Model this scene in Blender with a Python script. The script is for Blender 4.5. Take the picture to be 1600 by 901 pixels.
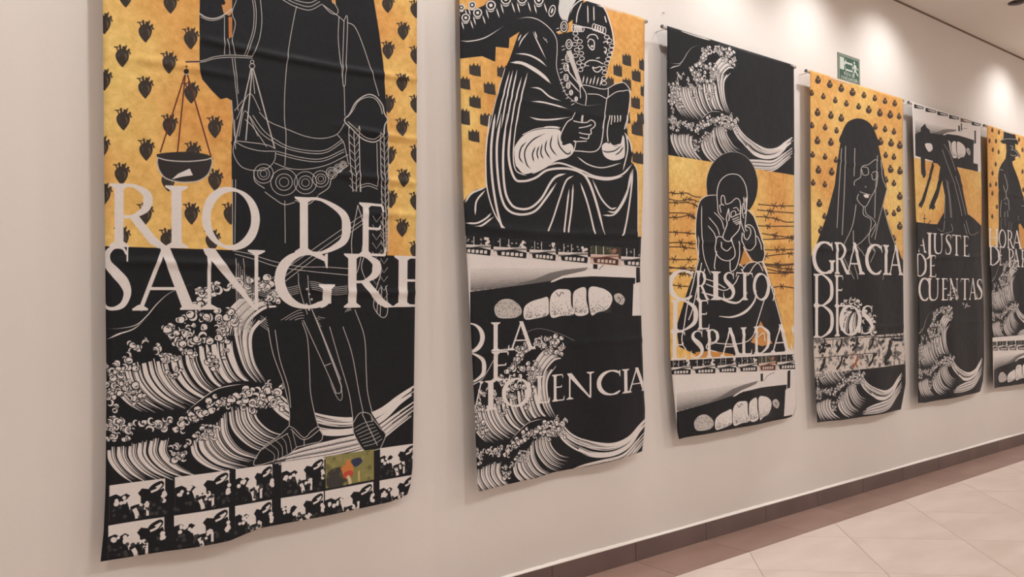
# Gallery wall with six hanging printed fabric banners
import bpy, bmesh, math, random
import numpy as np
from mathutils import Matrix, Vector

for o in list(bpy.data.objects):
    bpy.data.objects.remove(o, do_unlink=True)
SC = bpy.context.scene
COL = SC.collection

# ------------------------------------------------------------------ camera
FPX, YAW, PITCH, ROLL = 1246.73, 0.666268, 0.0188064, -0.0109413
CAM = np.array([0.0, -2.93, 1.35936])
_F = np.array([math.sin(YAW) * math.cos(PITCH), math.cos(YAW) * math.cos(PITCH), math.sin(PITCH)])
_R = np.array([math.cos(YAW), -math.sin(YAW), 0.0])
_U = np.cross(_R, _F)
_R, _U = _R * math.cos(ROLL) + _U * math.sin(ROLL), _U * math.cos(ROLL) - _R * math.sin(ROLL)
cam = bpy.data.cameras.new('camera')
cam.sensor_fit = 'HORIZONTAL'
cam.sensor_width = 36.0
cam.lens = 36.0 * FPX / 1600.0
cam.clip_start = 0.05
co = bpy.data.objects.new('camera', cam)
COL.objects.link(co)
M = Matrix.Identity(4)
for i in range(3):
    M[i][0], M[i][1], M[i][2], M[i][3] = _R[i], _U[i], -_F[i], CAM[i]
co.matrix_world = M
SC.camera = co

# ------------------------------------------------------------------ world, lights, exposure
SC.view_settings.view_transform = 'Standard'
SC.view_settings.look = 'None'
SC.view_settings.gamma = 1.0
SC.view_settings.use_curve_mapping = False
SC.view_settings.exposure = 0.38
W = bpy.data.worlds.new('world')
SC.world = W
W.use_nodes = True
W.node_tree.nodes['Background'].inputs[0].default_value = (1.0, 0.93, 0.88, 1)
W.node_tree.nodes['Background'].inputs[1].default_value = 0.05

WARM = (1.0, 0.995, 0.99)
SPOT_W = 33.0
FILL_PANEL_W = 31.0
CEIL = 3.645
ROOM_X0, ROOM_X1, ROOM_Y0 = -3.2, 14.0, -5.6
# unseen fill panels added for overall brightness: position of each square panel
FILL_PANELS = [(-1.2, -3.6), (2.2, -3.6), (5.6, -3.6), (9.0, -3.6), (12.2, -3.6)]
for (x, y) in FILL_PANELS:
    l = bpy.data.lights.new('fill_panel_light', 'AREA')
    l.shape = 'SQUARE'
    l.size = 0.55
    l.energy = FILL_PANEL_W
    l.color = WARM
    lo = bpy.data.objects.new('fill_panel_light', l)
    COL.objects.link(lo)
    lo.location = (x, y, CEIL - 0.035)
# row of small recessed downlights close to the banner wall; the one at 6.88 m is switched off
DOWNLIGHTS = [-2.30, -1.27, -0.24, 0.79, 1.82, 2.85, 3.88, 4.80, 5.80, 6.88, 8.02, 9.05, 10.08, 11.11, 12.14, 13.17]
DOWN_Y, DARK = -0.54, 9
# ------------------------------------------------------------------ helpers
def px_ray(x, y):
    x = np.asarray(x, float); y = np.asarray(y, float)
    a = (x - 800.0) / FPX; b = (450.5 - y) / FPX
    return [_F[i] + _R[i] * a + _U[i] * b for i in range(3)]

def wallpt(x, y, off=0.0):
    """photo measurement -> position (X, Z) on the plane parallel to the wall"""
    v = px_ray(x, y)
    t = (-off - CAM[1]) / v[1]
    return CAM[0] + t * v[0], CAM[2] + t * v[2]

def mesh_obj(name, bm, mat=None, parent=None, smooth=False, bevel=0.0):
    me = bpy.data.meshes.new(name)
    bmesh.ops.recalc_face_normals(bm, faces=bm.faces[:])
    bm.to_mesh(me); bm.free()
    if smooth:
        for p in me.polygons: p.use_smooth = True
    o = bpy.data.objects.new(name, me)
    COL.objects.link(o)
    if mat is not None: me.materials.append(mat)
    if parent is not None: o.parent = parent
    if bevel:
        m = o.modifiers.new('bevel', 'BEVEL'); m.width = bevel; m.segments = 2; m.limit_method = 'ANGLE'
    return o

def add_box(bm, x0, x1, y0, y1, z0, z1):
    vs = [bm.verts.new((x, y, z)) for x in (x0, x1) for y in (y0, y1) for z in (z0, z1)]
    for f in ((0, 1, 3, 2), (4, 6, 7, 5), (0, 4, 5, 1), (2, 3, 7, 6), (0, 2, 6, 4), (1, 5, 7, 3)):
        bm.faces.new([vs[i] for i in f])

def add_cyl(bm, p0, p1, r0, r1=None, n=20, caps=True):
    r1 = r0 if r1 is None else r1
    p0, p1 = Vector(p0), Vector(p1)
    d = (p1 - p0).normalized()
    a = d.orthogonal().normalized(); b = d.cross(a)
    A, B = [], []
    for i in range(n):
        t = 2 * math.pi * i / n
        q = a * math.cos(t) + b * math.sin(t)
        A.append(bm.verts.new(p0 + q * r0)); B.append(bm.verts.new(p1 + q * r1))
    for i in range(n):
        j = (i + 1) % n
        bm.faces.new((A[i], A[j], B[j], B[i]))
    if caps:
        bm.faces.new(A[::-1]); bm.faces.new(B)

def empty(name, loc):
    o = bpy.data.objects.new(name, None); COL.objects.link(o); o.location = loc
    o.empty_display_size = 0.1
    return o

def tag(o, label=None, cat=None, group=None, kind=None):
    if label: o['label'] = label
    if cat: o['category'] = cat
    if group: o['group'] = group
    if kind: o['kind'] = kind
    return o

def srgb(c):
    return tuple(((v / 255.0) / 12.92 if v / 255.0 <= 0.04045 else ((v / 255.0 + 0.055) / 1.055) ** 2.4) for v in c) + (1.0,)

def mat(name, col, rough=0.6, spec=0.4, metal=0.0, emit=None, estr=0.0):
    m = bpy.data.materials.new(name); m.use_nodes = True
    b = m.node_tree.nodes['Principled BSDF']
    b.inputs['Base Color'].default_value = srgb(col)
    b.inputs['Roughness'].default_value = rough
    b.inputs['Specular IOR Level'].default_value = spec
    b.inputs['Metallic'].default_value = metal
    if emit:
        b.inputs['Emission Color'].default_value = srgb(emit)
        b.inputs['Emission Strength'].default_value = estr
    return m

def noisy(name, c1, c2, scale, rough=0.6, spec=0.3, bump=0.0, bscale=60.0, stretch=(1, 1, 1), detail=5.0, per_object=0.0):
    m = mat(name, c1, rough, spec)
    nt = m.node_tree; b = nt.nodes['Principled BSDF']
    tc = nt.nodes.new('ShaderNodeTexCoord'); mp = nt.nodes.new('ShaderNodeMapping')
    nt.links.new(tc.outputs['Object'], mp.inputs[0]); mp.inputs['Scale'].default_value = stretch
    n = nt.nodes.new('ShaderNodeTexNoise'); n.inputs['Scale'].default_value = scale; n.inputs['Detail'].default_value = detail
    nt.links.new(mp.outputs[0], n.inputs['Vector'])
    if per_object:
        oi = nt.nodes.new('ShaderNodeObjectInfo'); cb = nt.nodes.new('ShaderNodeVectorMath'); cb.operation = 'SCALE'
        one = nt.nodes.new('ShaderNodeCombineXYZ')
        for k in range(3): nt.links.new(oi.outputs['Random'], one.inputs[k])
        nt.links.new(one.outputs[0], cb.inputs[0]); cb.inputs['Scale'].default_value = per_object
        nt.links.new(cb.outputs[0], mp.inputs['Location'])
    r = nt.nodes.new('ShaderNodeValToRGB')
    r.color_ramp.elements[0].position = 0.32; r.color_ramp.elements[1].position = 0.68
    r.color_ramp.elements[0].color = srgb(c1); r.color_ramp.elements[1].color = srgb(c2)
    nt.links.new(n.outputs['Fac'], r.inputs[0]); nt.links.new(r.outputs[0], b.inputs['Base Color'])
    if bump:
        n2 = nt.nodes.new('ShaderNodeTexNoise'); n2.inputs['Scale'].default_value = bscale; n2.inputs['Detail'].default_value = 4
        nt.links.new(tc.outputs['Object'], n2.inputs['Vector'])
        bp = nt.nodes.new('ShaderNodeBump'); bp.inputs['Strength'].default_value = bump; bp.inputs['Distance'].default_value = 0.004
        nt.links.new(n2.outputs['Fac'], bp.inputs['Height']); nt.links.new(bp.outputs[0], b.inputs['Normal'])
    return m

# ------------------------------------------------------------------ the hall
M_WALL = noisy('plaster_wall', (225, 218, 212), (230, 223, 217), 1.3, 0.75, 0.25, 0.12, 38.0)
M_CEIL = noisy('painted_ceiling', (228, 221, 213), (232, 225, 218), 0.9, 0.85, 0.2, 0.04, 30.0)
M_TILE = noisy('beige_stone_tile', (222, 202, 190), (234, 217, 206), 2.2, 0.36, 0.45, 0.02, 20.0, (1.0, 2.6, 1.0), 6.0, 37.0)
M_STRIP = noisy('brown_border_tile', (146, 116, 104), (162, 132, 120), 2.0, 0.35, 0.45, 0.02, 20.0, (1.0, 3.0, 1.0), 6.0, 21.0)
M_BASE = noisy('dark_brown_skirting_tile', (100, 82, 78), (114, 95, 90), 3.0, 0.38, 0.45, 0.02, 20.0, (1, 1, 1), 5.0, 13.0)
M_GROUT = mat('grout', (203, 182, 168), 0.9, 0.1)
M_GROUT2 = mat('dark_grout', (150, 128, 116), 0.9, 0.1)
M_CAULK = mat('white_caulk', (242, 236, 228), 0.5, 0.4)
M_GAP_SHADE = mat('painted_gap_shade', (128, 112, 98), 0.8, 0.2)
M_STEEL = mat('satin_aluminium', (200, 198, 194), 0.35, 0.5, 0.9)
M_BLACKMETAL = mat('black_lamp_metal', (62, 50, 50), 0.45, 0.4)
M_LENS = mat('lamp_lens', (255, 240, 225), 0.3, 0.3, 0.0, (255, 236, 214), 6.0)
M_FILL_PANEL = mat('luminous_fill_panel', (255, 244, 232), 0.5, 0.3, 0.0, (255, 240, 226), 3.0)
M_WHITEMETAL = mat('white_fill_panel_frame', (232, 228, 222), 0.4, 0.4)

bm = bmesh.new(); add_box(bm, ROOM_X0, ROOM_X1, 0.0, 0.15, 0.0, CEIL)
tag(mesh_obj('wall_back', bm, M_WALL), 'cream plaster wall behind the hanging banners', kind='structure')
bm = bmesh.new(); add_box(bm, ROOM_X0, ROOM_X1, ROOM_Y0 - 0.15, ROOM_Y0, 0.0, CEIL)
tag(mesh_obj('wall_front', bm, M_WALL), 'cream plaster wall facing the banners', kind='structure')
bm = bmesh.new(); add_box(bm, ROOM_X0 - 0.15, ROOM_X0, ROOM_Y0 - 0.15, 0.15, 0.0, CEIL)
tag(mesh_obj('wall_left', bm, M_WALL), 'cream plaster end wall of the hall', kind='structure')
bm = bmesh.new(); add_box(bm, ROOM_X1, ROOM_X1 + 0.15, ROOM_Y0 - 0.15, 0.15, 0.0, CEIL)
tag(mesh_obj('wall_right', bm, M_WALL), 'cream plaster far end wall of the hall', kind='structure')
bm = bmesh.new(); add_box(bm, ROOM_X0 - 0.15, ROOM_X1 + 0.15, ROOM_Y0 - 0.15, 0.15, CEIL, CEIL + 0.12)
tag(mesh_obj('ceiling', bm, M_CEIL), 'plain white painted ceiling', kind='structure')
bm = bmesh.new(); add_box(bm, ROOM_X0 - 0.15, ROOM_X1 + 0.15, ROOM_Y0 - 0.15, 0.15, -0.15, -0.004)
floor = tag(mesh_obj('floor', bm, M_GROUT), 'floor of beige stone tiles laid diagonally', kind='structure')
# solid brown strip: shade of the wall-to-ceiling gap put into its colour
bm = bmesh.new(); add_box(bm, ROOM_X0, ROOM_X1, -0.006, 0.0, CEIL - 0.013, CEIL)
tag(mesh_obj('trim_1', bm, M_GAP_SHADE), 'thin brown strip standing in for the shadow gap where wall meets ceiling', kind='structure')

def clip(poly, a, b, c):
    """keep the part of a polygon with a*x+b*y<=c"""
    out = []
    for i in range(len(poly)):
        p, q = poly[i], poly[(i + 1) % len(poly)]
        dp, dq = a * p[0] + b * p[1] - c, a * q[0] + b * q[1] - c
        if dp <= 0: out.append(p)
        if (dp < 0 < dq) or (dq < 0 < dp):
            t = dp / (dp - dq); out.append((p[0] + t * (q[0] - p[0]), p[1] + t * (q[1] - p[1])))
    return out

def slab(name, poly, z0, z1, m, parent):
    bm = bmesh.new()
    lo = [bm.verts.new((x, y, z0)) for x, y in poly]
    hi = [bm.verts.new((x, y, z1)) for x, y in poly]
    n = len(poly)
    bm.faces.new(hi); bm.faces.new(lo[::-1])
    for i in range(n): bm.faces.new((lo[i], lo[(i + 1) % n], hi[(i + 1) % n], hi[i]))
    return mesh_obj(name, bm, m, parent)

STRIP = -0.292
rs = math.sqrt(0.5); T = 0.6125; G = 0.0014
c0 = 5.717 * rs
full = None
ntile = 0
for i in range(-12, 13):
    for j in range(-26, 8):
        # axes: u along (1,-1)/sqrt2 , v along (1,1)/sqrt2
        u0, v0 = c0 + i * T + G, 2.72 + j * T + G + 6 * T
        quad = [(u0, v0), (u0 + T - 2 * G, v0), (u0 + T - 2 * G, v0 + T - 2 * G), (u0, v0 + T - 2 * G)]
        P = [((u + v) * rs, (v - u) * rs) for u, v in quad]
        cx = sum(p[0] for p in P) / 4; cy = sum(p[1] for p in P) / 4
        if cx < 0.6 or cx > 12.2 or cy < -3.3 or cy > 0.4: continue
        Q = clip(P, 0, 1, STRIP - 0.002)
        if len(Q) < 3: continue
        ar = abs(sum(Q[k][0] * Q[(k + 1) % len(Q)][1] - Q[(k + 1) % len(Q)][0] * Q[k][1] for k in range(len(Q)))) / 2
        if ar < 0.001: continue
        if len(Q) == 4 and abs(ar - (T - 2 * G) ** 2) < 1e-4:
            if full is None:
                full = slab('floor_tile', [(x - cx, y - cy) for x, y in P], -0.004, 0.0, M_TILE, floor)
                full.location = (cx, cy, 0)
            else:
                o = full.copy(); COL.objects.link(o); o.parent = floor; o.location = (cx, cy, 0)
        else:
            slab('floor_tile', Q, -0.004, 0.0, M_TILE, floor)
        ntile += 1
TB = 0.5794
k0 = 3.6797
for k in range(-12, 19):
    xa, xb = k0 + k * TB + 0.0015, k0 + (k + 1) * TB - 0.0015
    if xa < ROOM_X0 or xb > ROOM_X1: continue
    slab('border_tile', [(xa, STRIP + 0.001), (xb, STRIP + 0.001), (xb, -0.001), (xa, -0.001)], -0.004, 0.0003, M_STRIP, floor)
bm = bmesh.new(); add_box(bm, ROOM_X0, ROOM_X1, -0.008, 0.0, 0.0, 0.100)
base = tag(mesh_obj('baseboard_back', bm, M_GROUT2), 'dark brown tile baseboard along the banner wall', kind='structure')
for k in range(-12, 19):
    xa, xb = k0 + k * TB + 0.002, k0 + (k + 1) * TB - 0.002
    if xa < ROOM_X0 or xb > ROOM_X1: continue
    bm = bmesh.new(); add_box(bm, xa, xb, -0.012, -0.004, 0.0005, 0.1005)
    mesh_obj('skirting_tile', bm, M_BASE, base)
# bead of white sealant on top of the skirting, slightly uneven
bm = bmesh.new(); rnd = random.Random(4); prev = None
N = 500
for i in range(N + 1):
    x = ROOM_X0 + (ROOM_X1 - ROOM_X0) * i / N
    h = 0.112 + 0.0025 * math.sin(x * 5.1) + rnd.uniform(-0.0012, 0.0012)
    ring = [bm.verts.new(p) for p in ((x, 0.0, 0.100), (x, -0.0125, 0.1003), (x, -0.011, 0.104), (x, -0.004, h), (x, 0.0, h + 0.001))]
    if prev:
        for a in range(4): bm.faces.new((prev[a], prev[a + 1], ring[a + 1], ring[a]))
    prev = ring
mesh_obj('sealant_bead', bm, M_CAULK, base, True)

# ------------------------------------------------------------------ printing press: vector art -> print colour of each cloth
W0 = 0.072            # distance of the cloth face from the wall
INK = (21, 23, 28); PAPER = (222, 215, 211)
BX = [0.5587, 1.9739, 3.3448, 4.7439, 6.1378, 7.4988]   # left edge of each banner
BW = 1.235
ZT = 2.872            # top of the cloth (over the rod)
ZB = 0.50

def P(s):
    return np.array([[float(v) for v in t.split(',')] for t in s.split()])

def catmull(p, n=10, closed=False):
    p = np.asarray(p, float)
    if len(p) < 3 and not closed:
        t = np.linspace(0, 1, n)[:, None]; return p[0] * (1 - t) + p[-1] * t
    q = np.vstack([p[-1:], p, p[:2]]) if closed else np.vstack([2 * p[0] - p[1], p, 2 * p[-1] - p[-2]])
    t = np.linspace(0, 1, n, endpoint=False)[:, None]
    out = []
    for i in range(1, len(q) - 2):
        a, b, c, d = q[i - 1], q[i], q[i + 1], q[i + 2]
        out.append(0.5 * (2 * b + (c - a) * t + (2 * a - 5 * b + 4 * c - d) * t ** 2 + (3 * b - a - 3 * c + d) * t ** 3))
    if not closed: out.append(q[-2][None])
    return np.vstack(out)

class Art:
    def __init__(self, k, ppm, w=None, x0=None, zt=ZT, zb=ZB):
        self.k = k; self.ppm = ppm
        self.x0 = (BX[k] - 0.03) if x0 is None else x0
        self.zt = zt
        self.W = int((w or (BW + 0.06)) * ppm); self.H = int((zt - zb) * ppm)
        self.im = np.zeros((self.H, self.W, 3), np.float32)
        self.src = k; self.dz = 0.0; self.v = (0, 0, 1); self.off = W0
    def view(self, ox, oy, s): self.v = (ox, oy, s)
    def rect(self, u0, u1, z0, z1, col):
        v = self.v; self.v = None
        self.poly([(u0, z0), (u1, z0), (u1, z1), (u0, z1)], col); self.v = v
    def tex(self, p):
        p = np.asarray(p, float)
        if self.v is None:      # metric: u from the banner's left edge, height above the floor
            return np.stack([(p[:, 0] + BX[self.k] - self.x0) * self.ppm, (self.zt - p[:, 1]) * self.ppm], 1)
        X, Z = wallpt(self.v[0] + p[:, 0] / self.v[2], self.v[1] + p[:, 1] / self.v[2], self.off)
        if self.src != self.k: X = X - BX[self.src] + BX[self.k]
        return np.stack([(X - self.x0) * self.ppm, (self.zt - Z + self.dz) * self.ppm], 1)
    def fill_tex(self, q, col, alpha=1.0, grain=None):
        SS = 3
        x0 = int(max(0, math.floor(q[:, 0].min()) - 1)); x1 = int(min(self.W, math.ceil(q[:, 0].max()) + 2))
        y0 = int(max(0, math.floor(q[:, 1].min()) - 1)); y1 = int(min(self.H, math.ceil(q[:, 1].max()) + 2))
        if x1 <= x0 or y1 <= y0: return
        w, h = x1 - x0, (y1 - y0) * SS
        X = q[:, 0] - x0; Y = (q[:, 1] - y0) * SS
        X2, Y2 = np.roll(X, -1), np.roll(Y, -1)
        sg = np.where(Y2 > Y, 1.0, -1.0)
        up = Y2 > Y
        xa, ya = np.where(up, X, X2), np.where(up, Y, Y2)
        xb, yb = np.where(up, X2, X), np.where(up, Y2, Y)
        r0 = np.clip(np.ceil(ya - 0.5), 0, h).astype(int); r1 = np.clip(np.ceil(yb - 0.5), 0, h).astype(int)
        cnt = np.maximum(r1 - r0, 0)
        if cnt.sum() == 0: return
        e = np.repeat(np.arange(len(X)), cnt)
        rr = np.arange(cnt.sum()) - np.repeat(np.cumsum(cnt) - cnt, cnt) + r0[e]
        xx = xa[e] + (rr + 0.5 - ya[e]) * (xb[e] - xa[e]) / np.maximum(yb[e] - ya[e], 1e-9)
        xx = np.clip(xx, 0, w - 0.001); fx = np.floor(xx).astype(int); fr = xx - fx
        acc = np.bincount(rr * (w + 2) + fx, sg[e] * (1 - fr), h * (w + 2)) + np.bincount(rr * (w + 2) + fx + 1, sg[e] * fr, h * (w + 2))
        c = np.clip(np.abs(np.cumsum(acc.reshape(h, w + 2), 1)), 0, 1)[:, :w].reshape(y1 - y0, SS, w).mean(1)[:, :, None] * alpha
        t = self.im[y0:y1, x0:x1]
        if grain is not None: c = c * grain[y0:y1, x0:x1, None]
        if callable(col): C = col(self.im, x0, x1, y0, y1)
        else: C = np.array(col, np.float32)
        t[...] = t * (1 - c) + C * c
    def poly(self, s, col, smooth=False, alpha=1.0, grain=None):
        p = P(s) if isinstance(s, str) else np.asarray(s, float)
        if smooth: p = catmull(p, 8, True)
        else:
            # subdivide edges so that straight sides stay straight in perspective
            q = []
            for i in range(len(p)):
                a, b = p[i], p[(i + 1) % len(p)]
                for t in (0, .25, .5, .75): q.append(a * (1 - t) + b * t)
            p = np.array(q)
        self.fill_tex(self.tex(p), col, alpha, grain)
    def line(self, s, w, col=PAPER, smooth=True, taper=0.0, closed=False, alpha=1.0):
        p = P(s) if isinstance(s, str) else np.asarray(s, float)
        if smooth: p = catmull(p, 8, closed)
        n = len(p)
        ws = np.full(n, float(w)) if np.isscalar(w) else np.interp(np.linspace(0, 1, n), np.linspace(0, 1, len(w)), w)
        if taper:
            t = np.linspace(0, 1, n)
            ws = ws * np.clip(np.minimum(t, 1 - t) / taper, 0.12, 1)
        if closed: d = np.roll(p, -1, 0) - np.roll(p, 1, 0)
        else: d = np.gradient(p, axis=0)
        d = d / np.maximum(np.hypot(d[:, 0], d[:, 1]), 1e-6)[:, None]
        nn = np.stack([-d[:, 1], d[:, 0]], 1) * ws[:, None] / 2
        a, b = p + nn, p - nn
        if closed:
            a = np.vstack([a, a[:1]]); b = np.vstack([b, b[:1]])
        self.fill_tex(self.tex(np.vstack([a, b[::-1]])), col, alpha)
    def lines(self, w, *ss, **k):
        for s in ss: self.line(s, w, **k)
    def disc(self, x, y, r, col, ry=None, n=18, rot=0.0, alpha=1.0):
        t = np.linspace(0, 2 * math.pi, n, endpoint=False); ry = ry or r
        a, b = r * np.cos(t), ry * np.sin(t)
        self.fill_tex(self.tex(np.stack([x + a * math.cos(rot) - b * math.sin(rot), y + a * math.sin(rot) + b * math.cos(rot)], 1)), col, alpha)
    def ring(self, x, y, r, w, col=PAPER, ry=None):
        t = np.linspace(0, 2 * math.pi, 16, endpoint=False); ry = ry or r
        self.line(np.stack([x + r * np.cos(t), y + ry * np.sin(t)], 1), w, col, closed=True)
    def word(self, txt, xs, top, bot, col=PAPER, t=0.135, thin=0.05):
        """letters of one word; xs: list of (left,right) in view units; top/bot: (xa,ya,xb,yb) lines"""
        def ln(l, x): return l[1] + (x - l[0]) * (l[3] - l[1]) / (l[2] - l[0])
        for ch, (a, b) in zip(txt, xs):
            W_, polys = glyph(ch, t, thin)
            for g in polys:
                g = np.asarray(g); x = a + g[:, 0] / W_ * (b - a)
                y = ln(bot, x) + (ln(top, x) - ln(bot, x)) * g[:, 1]
                self.fill_tex(self.tex(np.stack([x, y], 1)), col)

def stroke_poly(p, w, closed=False, smooth=True):
    p = np.asarray(p, float)
    q = catmull(p, 10, closed) if smooth else p
    n = len(q)
    ws = np.full(n, float(w)) if np.isscalar(w) else np.interp(np.linspace(0, 1, n), np.linspace(0, 1, len(w)), w)
    d = (np.roll(q, -1, 0) - np.roll(q, 1, 0)) if closed else np.gradient(q, axis=0)
    d = d / np.maximum(np.hypot(d[:, 0], d[:, 1]), 1e-9)[:, None]
    nn = np.stack([-d[:, 1], d[:, 0]], 1) * ws[:, None] / 2
    a, b = q + nn, q - nn
    if closed: a = np.vstack([a, a[:1]]); b = np.vstack([b, b[:1]])
    return np.vstack([a, b[::-1]])

def glyph(ch, t=0.135, h=0.05, serif=True):
    """Roman capital: natural width and outline polygons (cap height 1)"""
    o = []
    def ser(x, y, up, l=0.15, tt=None):
        if not serif: return
        s = 1 if up else -1; tt = (tt or t) / 2
        o.append([(x - l, y), (x + l, y), (x + l, y + s * .03), (x + tt, y + s * .09), (x - tt, y + s * .09), (x - l, y + s * .03)])
    def stem(x, tt=None, top=True, bot=True):
        k = tt or t
        o.append([(x - k / 2, 0), (x + k / 2, 0), (x + k / 2, 1), (x - k / 2, 1)])
        if top: ser(x, 1, False, .15 if k > .08 else .13, k)
        if bot: ser(x, 0, True, .15 if k > .08 else .13, k)
    def st(p, w, closed=False, smooth=True): o.append(stroke_poly(p, w, closed, smooth))
    def bar(x0, x1, y, tip=0.0):
        o.append([(x0, y - h / 2), (x1, y - h / 2), (x1, y + h / 2), (x0, y + h / 2)])
        if tip and serif: o.append([(x1 - .03, y), (x1 + .01, y + tip), (x1 + .035, y + tip), (x1 + .03, y - (.04 if abs(tip) < .05 else 0)), (x1, y - h / 2)])
    B, H_ = t, h
    if ch == 'I': stem(.17); return .34, o
    if ch == 'J':
        o.append([(.25 - t / 2, -.05), (.25 + t / 2, -.05), (.25 + t / 2, 1), (.25 - t / 2, 1)]); ser(.25, 1, False)
        st([(.25, 0), (.2, -.2), (.05, -.32)], [t, t * .8, h * .6]); return .42, o
    if ch == 'L': stem(.2); bar(.2, .6, h / 2, .16); return .66, o
    if ch == 'E':
        stem(.2); bar(.2, .56, 1 - h / 2, -.13); bar(.2, .5, .52, .07); bar(.2, .62, h / 2, .15); return .68, o
    if ch == 'T':
        stem(.42, top=False); bar(.04, .80, 1 - h / 2)
        if serif: o.append([(.04, 1), (.09, 1), (.07, .93), (.03, .82), (.01, .82)]); o.append([(.80, 1), (.75, 1), (.77, .93), (.81, .82), (.83, .82)])
        return .84, o
    if ch == 'H': stem(.2); stem(.8); bar(.2, .8, .51); return 1.0, o
    if ch == 'D':
        stem(.2); st([(.2, 1 - h / 2), (.5, .975), (.84, .77), (.91, .5), (.84, .23), (.5, .025), (.2, h / 2)], [H_, H_ * 1.1, B * .95, B * 1.15, B * .95, H_ * 1.1, H_]); return .98, o
    if ch in 'PRB':
        stem(.2); st([(.2, 1 - h / 2), (.42, .97), (.6, .86), (.63, .74), (.58, .6), (.4, .49), (.2, .48)], [H_, H_ * 1.1, B * .9, B * 1.1, B * .85, H_, H_])
        if ch == 'P': return .72, o
        o.append([(.33, .5), (.47, .53), (.74, .17), (.9, .03), (.98, 0), (.78, -.01), (.66, .06)]); return .95, o
    if ch in 'OQ':
        a = np.linspace(0, 2 * np.pi, 24, endpoint=False)
        p = np.stack([.52 + .44 * np.cos(a), .5 + .475 * np.sin(a)], 1)
        w = B * np.abs(np.cos(a + .25)) ** 1.3 * 1.12 + H_ * np.abs(np.sin(a + .25))
        st(p, list(w) + [w[0]], True); return 1.04, o
    if ch in 'CG':
        a = np.radians(np.linspace(48, 312, 15)); p = np.stack([.54 + .47 * np.cos(a), .5 + .475 * np.sin(a)], 1)
        w = B * np.abs(np.cos(a)) ** 1.2 * 1.15 + H_ * np.abs(np.sin(a)) * 1.1
        w[0] = h * 1.2; w[-1] = h * .9
        st(p, w)
        if serif: o.append([(.82, .96), (.875, .99), (.875, .72), (.85, .72), (.82, .82)])
        if ch == 'G':
            o.append([(.86 - t / 2, .08), (.86 + t / 2, .08), (.86 + t / 2, .43), (.86 - t / 2, .43)]); ser(.86, .43, False, .14); st([(.75, .02), (.83, .06), (.88, .14)], [h, h * 1.2, t * .7]); return .98, o
        return .92, o
    if ch == 'S':
        st([(.5, .86), (.42, .955), (.26, .96), (.14, .86), (.15, .71), (.3, .57), (.45, .43), (.51, .27), (.43, .1), (.26, .035), (.12, .06), (.06, .18)],
           [h * .8, h, h * 1.2, B * .75, B * .95, B * 1.15, B * 1.2, B * .95, B * .7, h * 1.1, h, h * .8])
        if serif: o.append([(.5, .99), (.53, .99), (.52, .75), (.49, .75)]); o.append([(.05, .0), (.08, .0), (.08, .28), (.05, .28)])
        return .6, o
    if ch == 'A':
        st([(.1, 0), (.44, 1)], h * 1.2, smooth=False); o.append([(.36, 1.02), (.5, 1.02), (.86, 0), (.86 - t * 1.12, 0)]); bar(.24, .64, .34)
        ser(.1, 0, True, .11, h); ser(.8, 0, True, .15); return .94, o
    if ch == 'V':
        o.append([(.04, 1), (.04 + t * 1.1, 1), (.5, .0), (.42, .0)]); st([(.46, 0), (.82, 1)], h * 1.2, smooth=False); ser(.11, 1, False, .13); ser(.82, 1, False, .1, h); return .94, o
    if ch == 'N':
        stem(.16, h * 1.15, top=False); stem(.88, h * 1.15, bot=False); o.append([(.06, 1), (.06 + t * 1.25, 1), (.91, -.02), (.85, -.02), (.1, .9)]); return 1.04, o
    if ch == 'U':
        st([(.2, 1), (.2, .3), (.28, .08), (.47, .025), (.66, .08), (.75, .3), (.75, 1)], [B, B, B * .9, h * 1.2, h * 1.1, h * 1.2, h * 1.2]); ser(.2, 1, False); ser(.75, 1, False, .12, h); return .92, o
    return .3, o

def noise2(h, w, cell, seed, octaves=4):
    r = np.random.RandomState(seed); out = np.zeros((h, w), np.float32); amp = 1.0; tot = 0
    for k in range(octaves):
        c = max(2.0, cell / 2 ** k); gh, gw = int(h / c) + 3, int(w / c) + 3
        g = r.rand(gh, gw).astype(np.float32)
        y = np.arange(h) / c; x = np.arange(w) / c
        yi = y.astype(int); xi = x.astype(int); fy = (y - yi)[:, None]; fx = (x - xi)[None]
        fy = fy * fy * (3 - 2 * fy); fx = fx * fx * (3 - 2 * fx)
        out += amp * ((g[yi][:, xi] * (1 - fx) + g[yi][:, xi + 1] * fx) * (1 - fy) + (g[yi + 1][:, xi] * (1 - fx) + g[yi + 1][:, xi + 1] * fx) * fy)
        tot += amp; amp *= 0.55
    return out / tot

def gold(a, seed, side=0.0):
    """hammered gold leaf print; yellower towards the side edges when side>0, part print and part painted sheen"""
    n = noise2(a.H, a.W, 0.35 * a.ppm, seed); f = noise2(a.H, a.W, 0.02 * a.ppm, seed + 5, 3)
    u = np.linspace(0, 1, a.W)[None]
    e = side * np.clip((np.abs(u - 0.52) - 0.30) * 6, 0, 1)  # edge yellow: print tone with some of the cloth's sheen painted in
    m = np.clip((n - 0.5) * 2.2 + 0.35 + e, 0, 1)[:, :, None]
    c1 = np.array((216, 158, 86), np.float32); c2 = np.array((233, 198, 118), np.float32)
    a.im[...] = (c1 * (1 - m) + c2 * m) + ((f - 0.5) * 34)[:, :, None]

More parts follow.
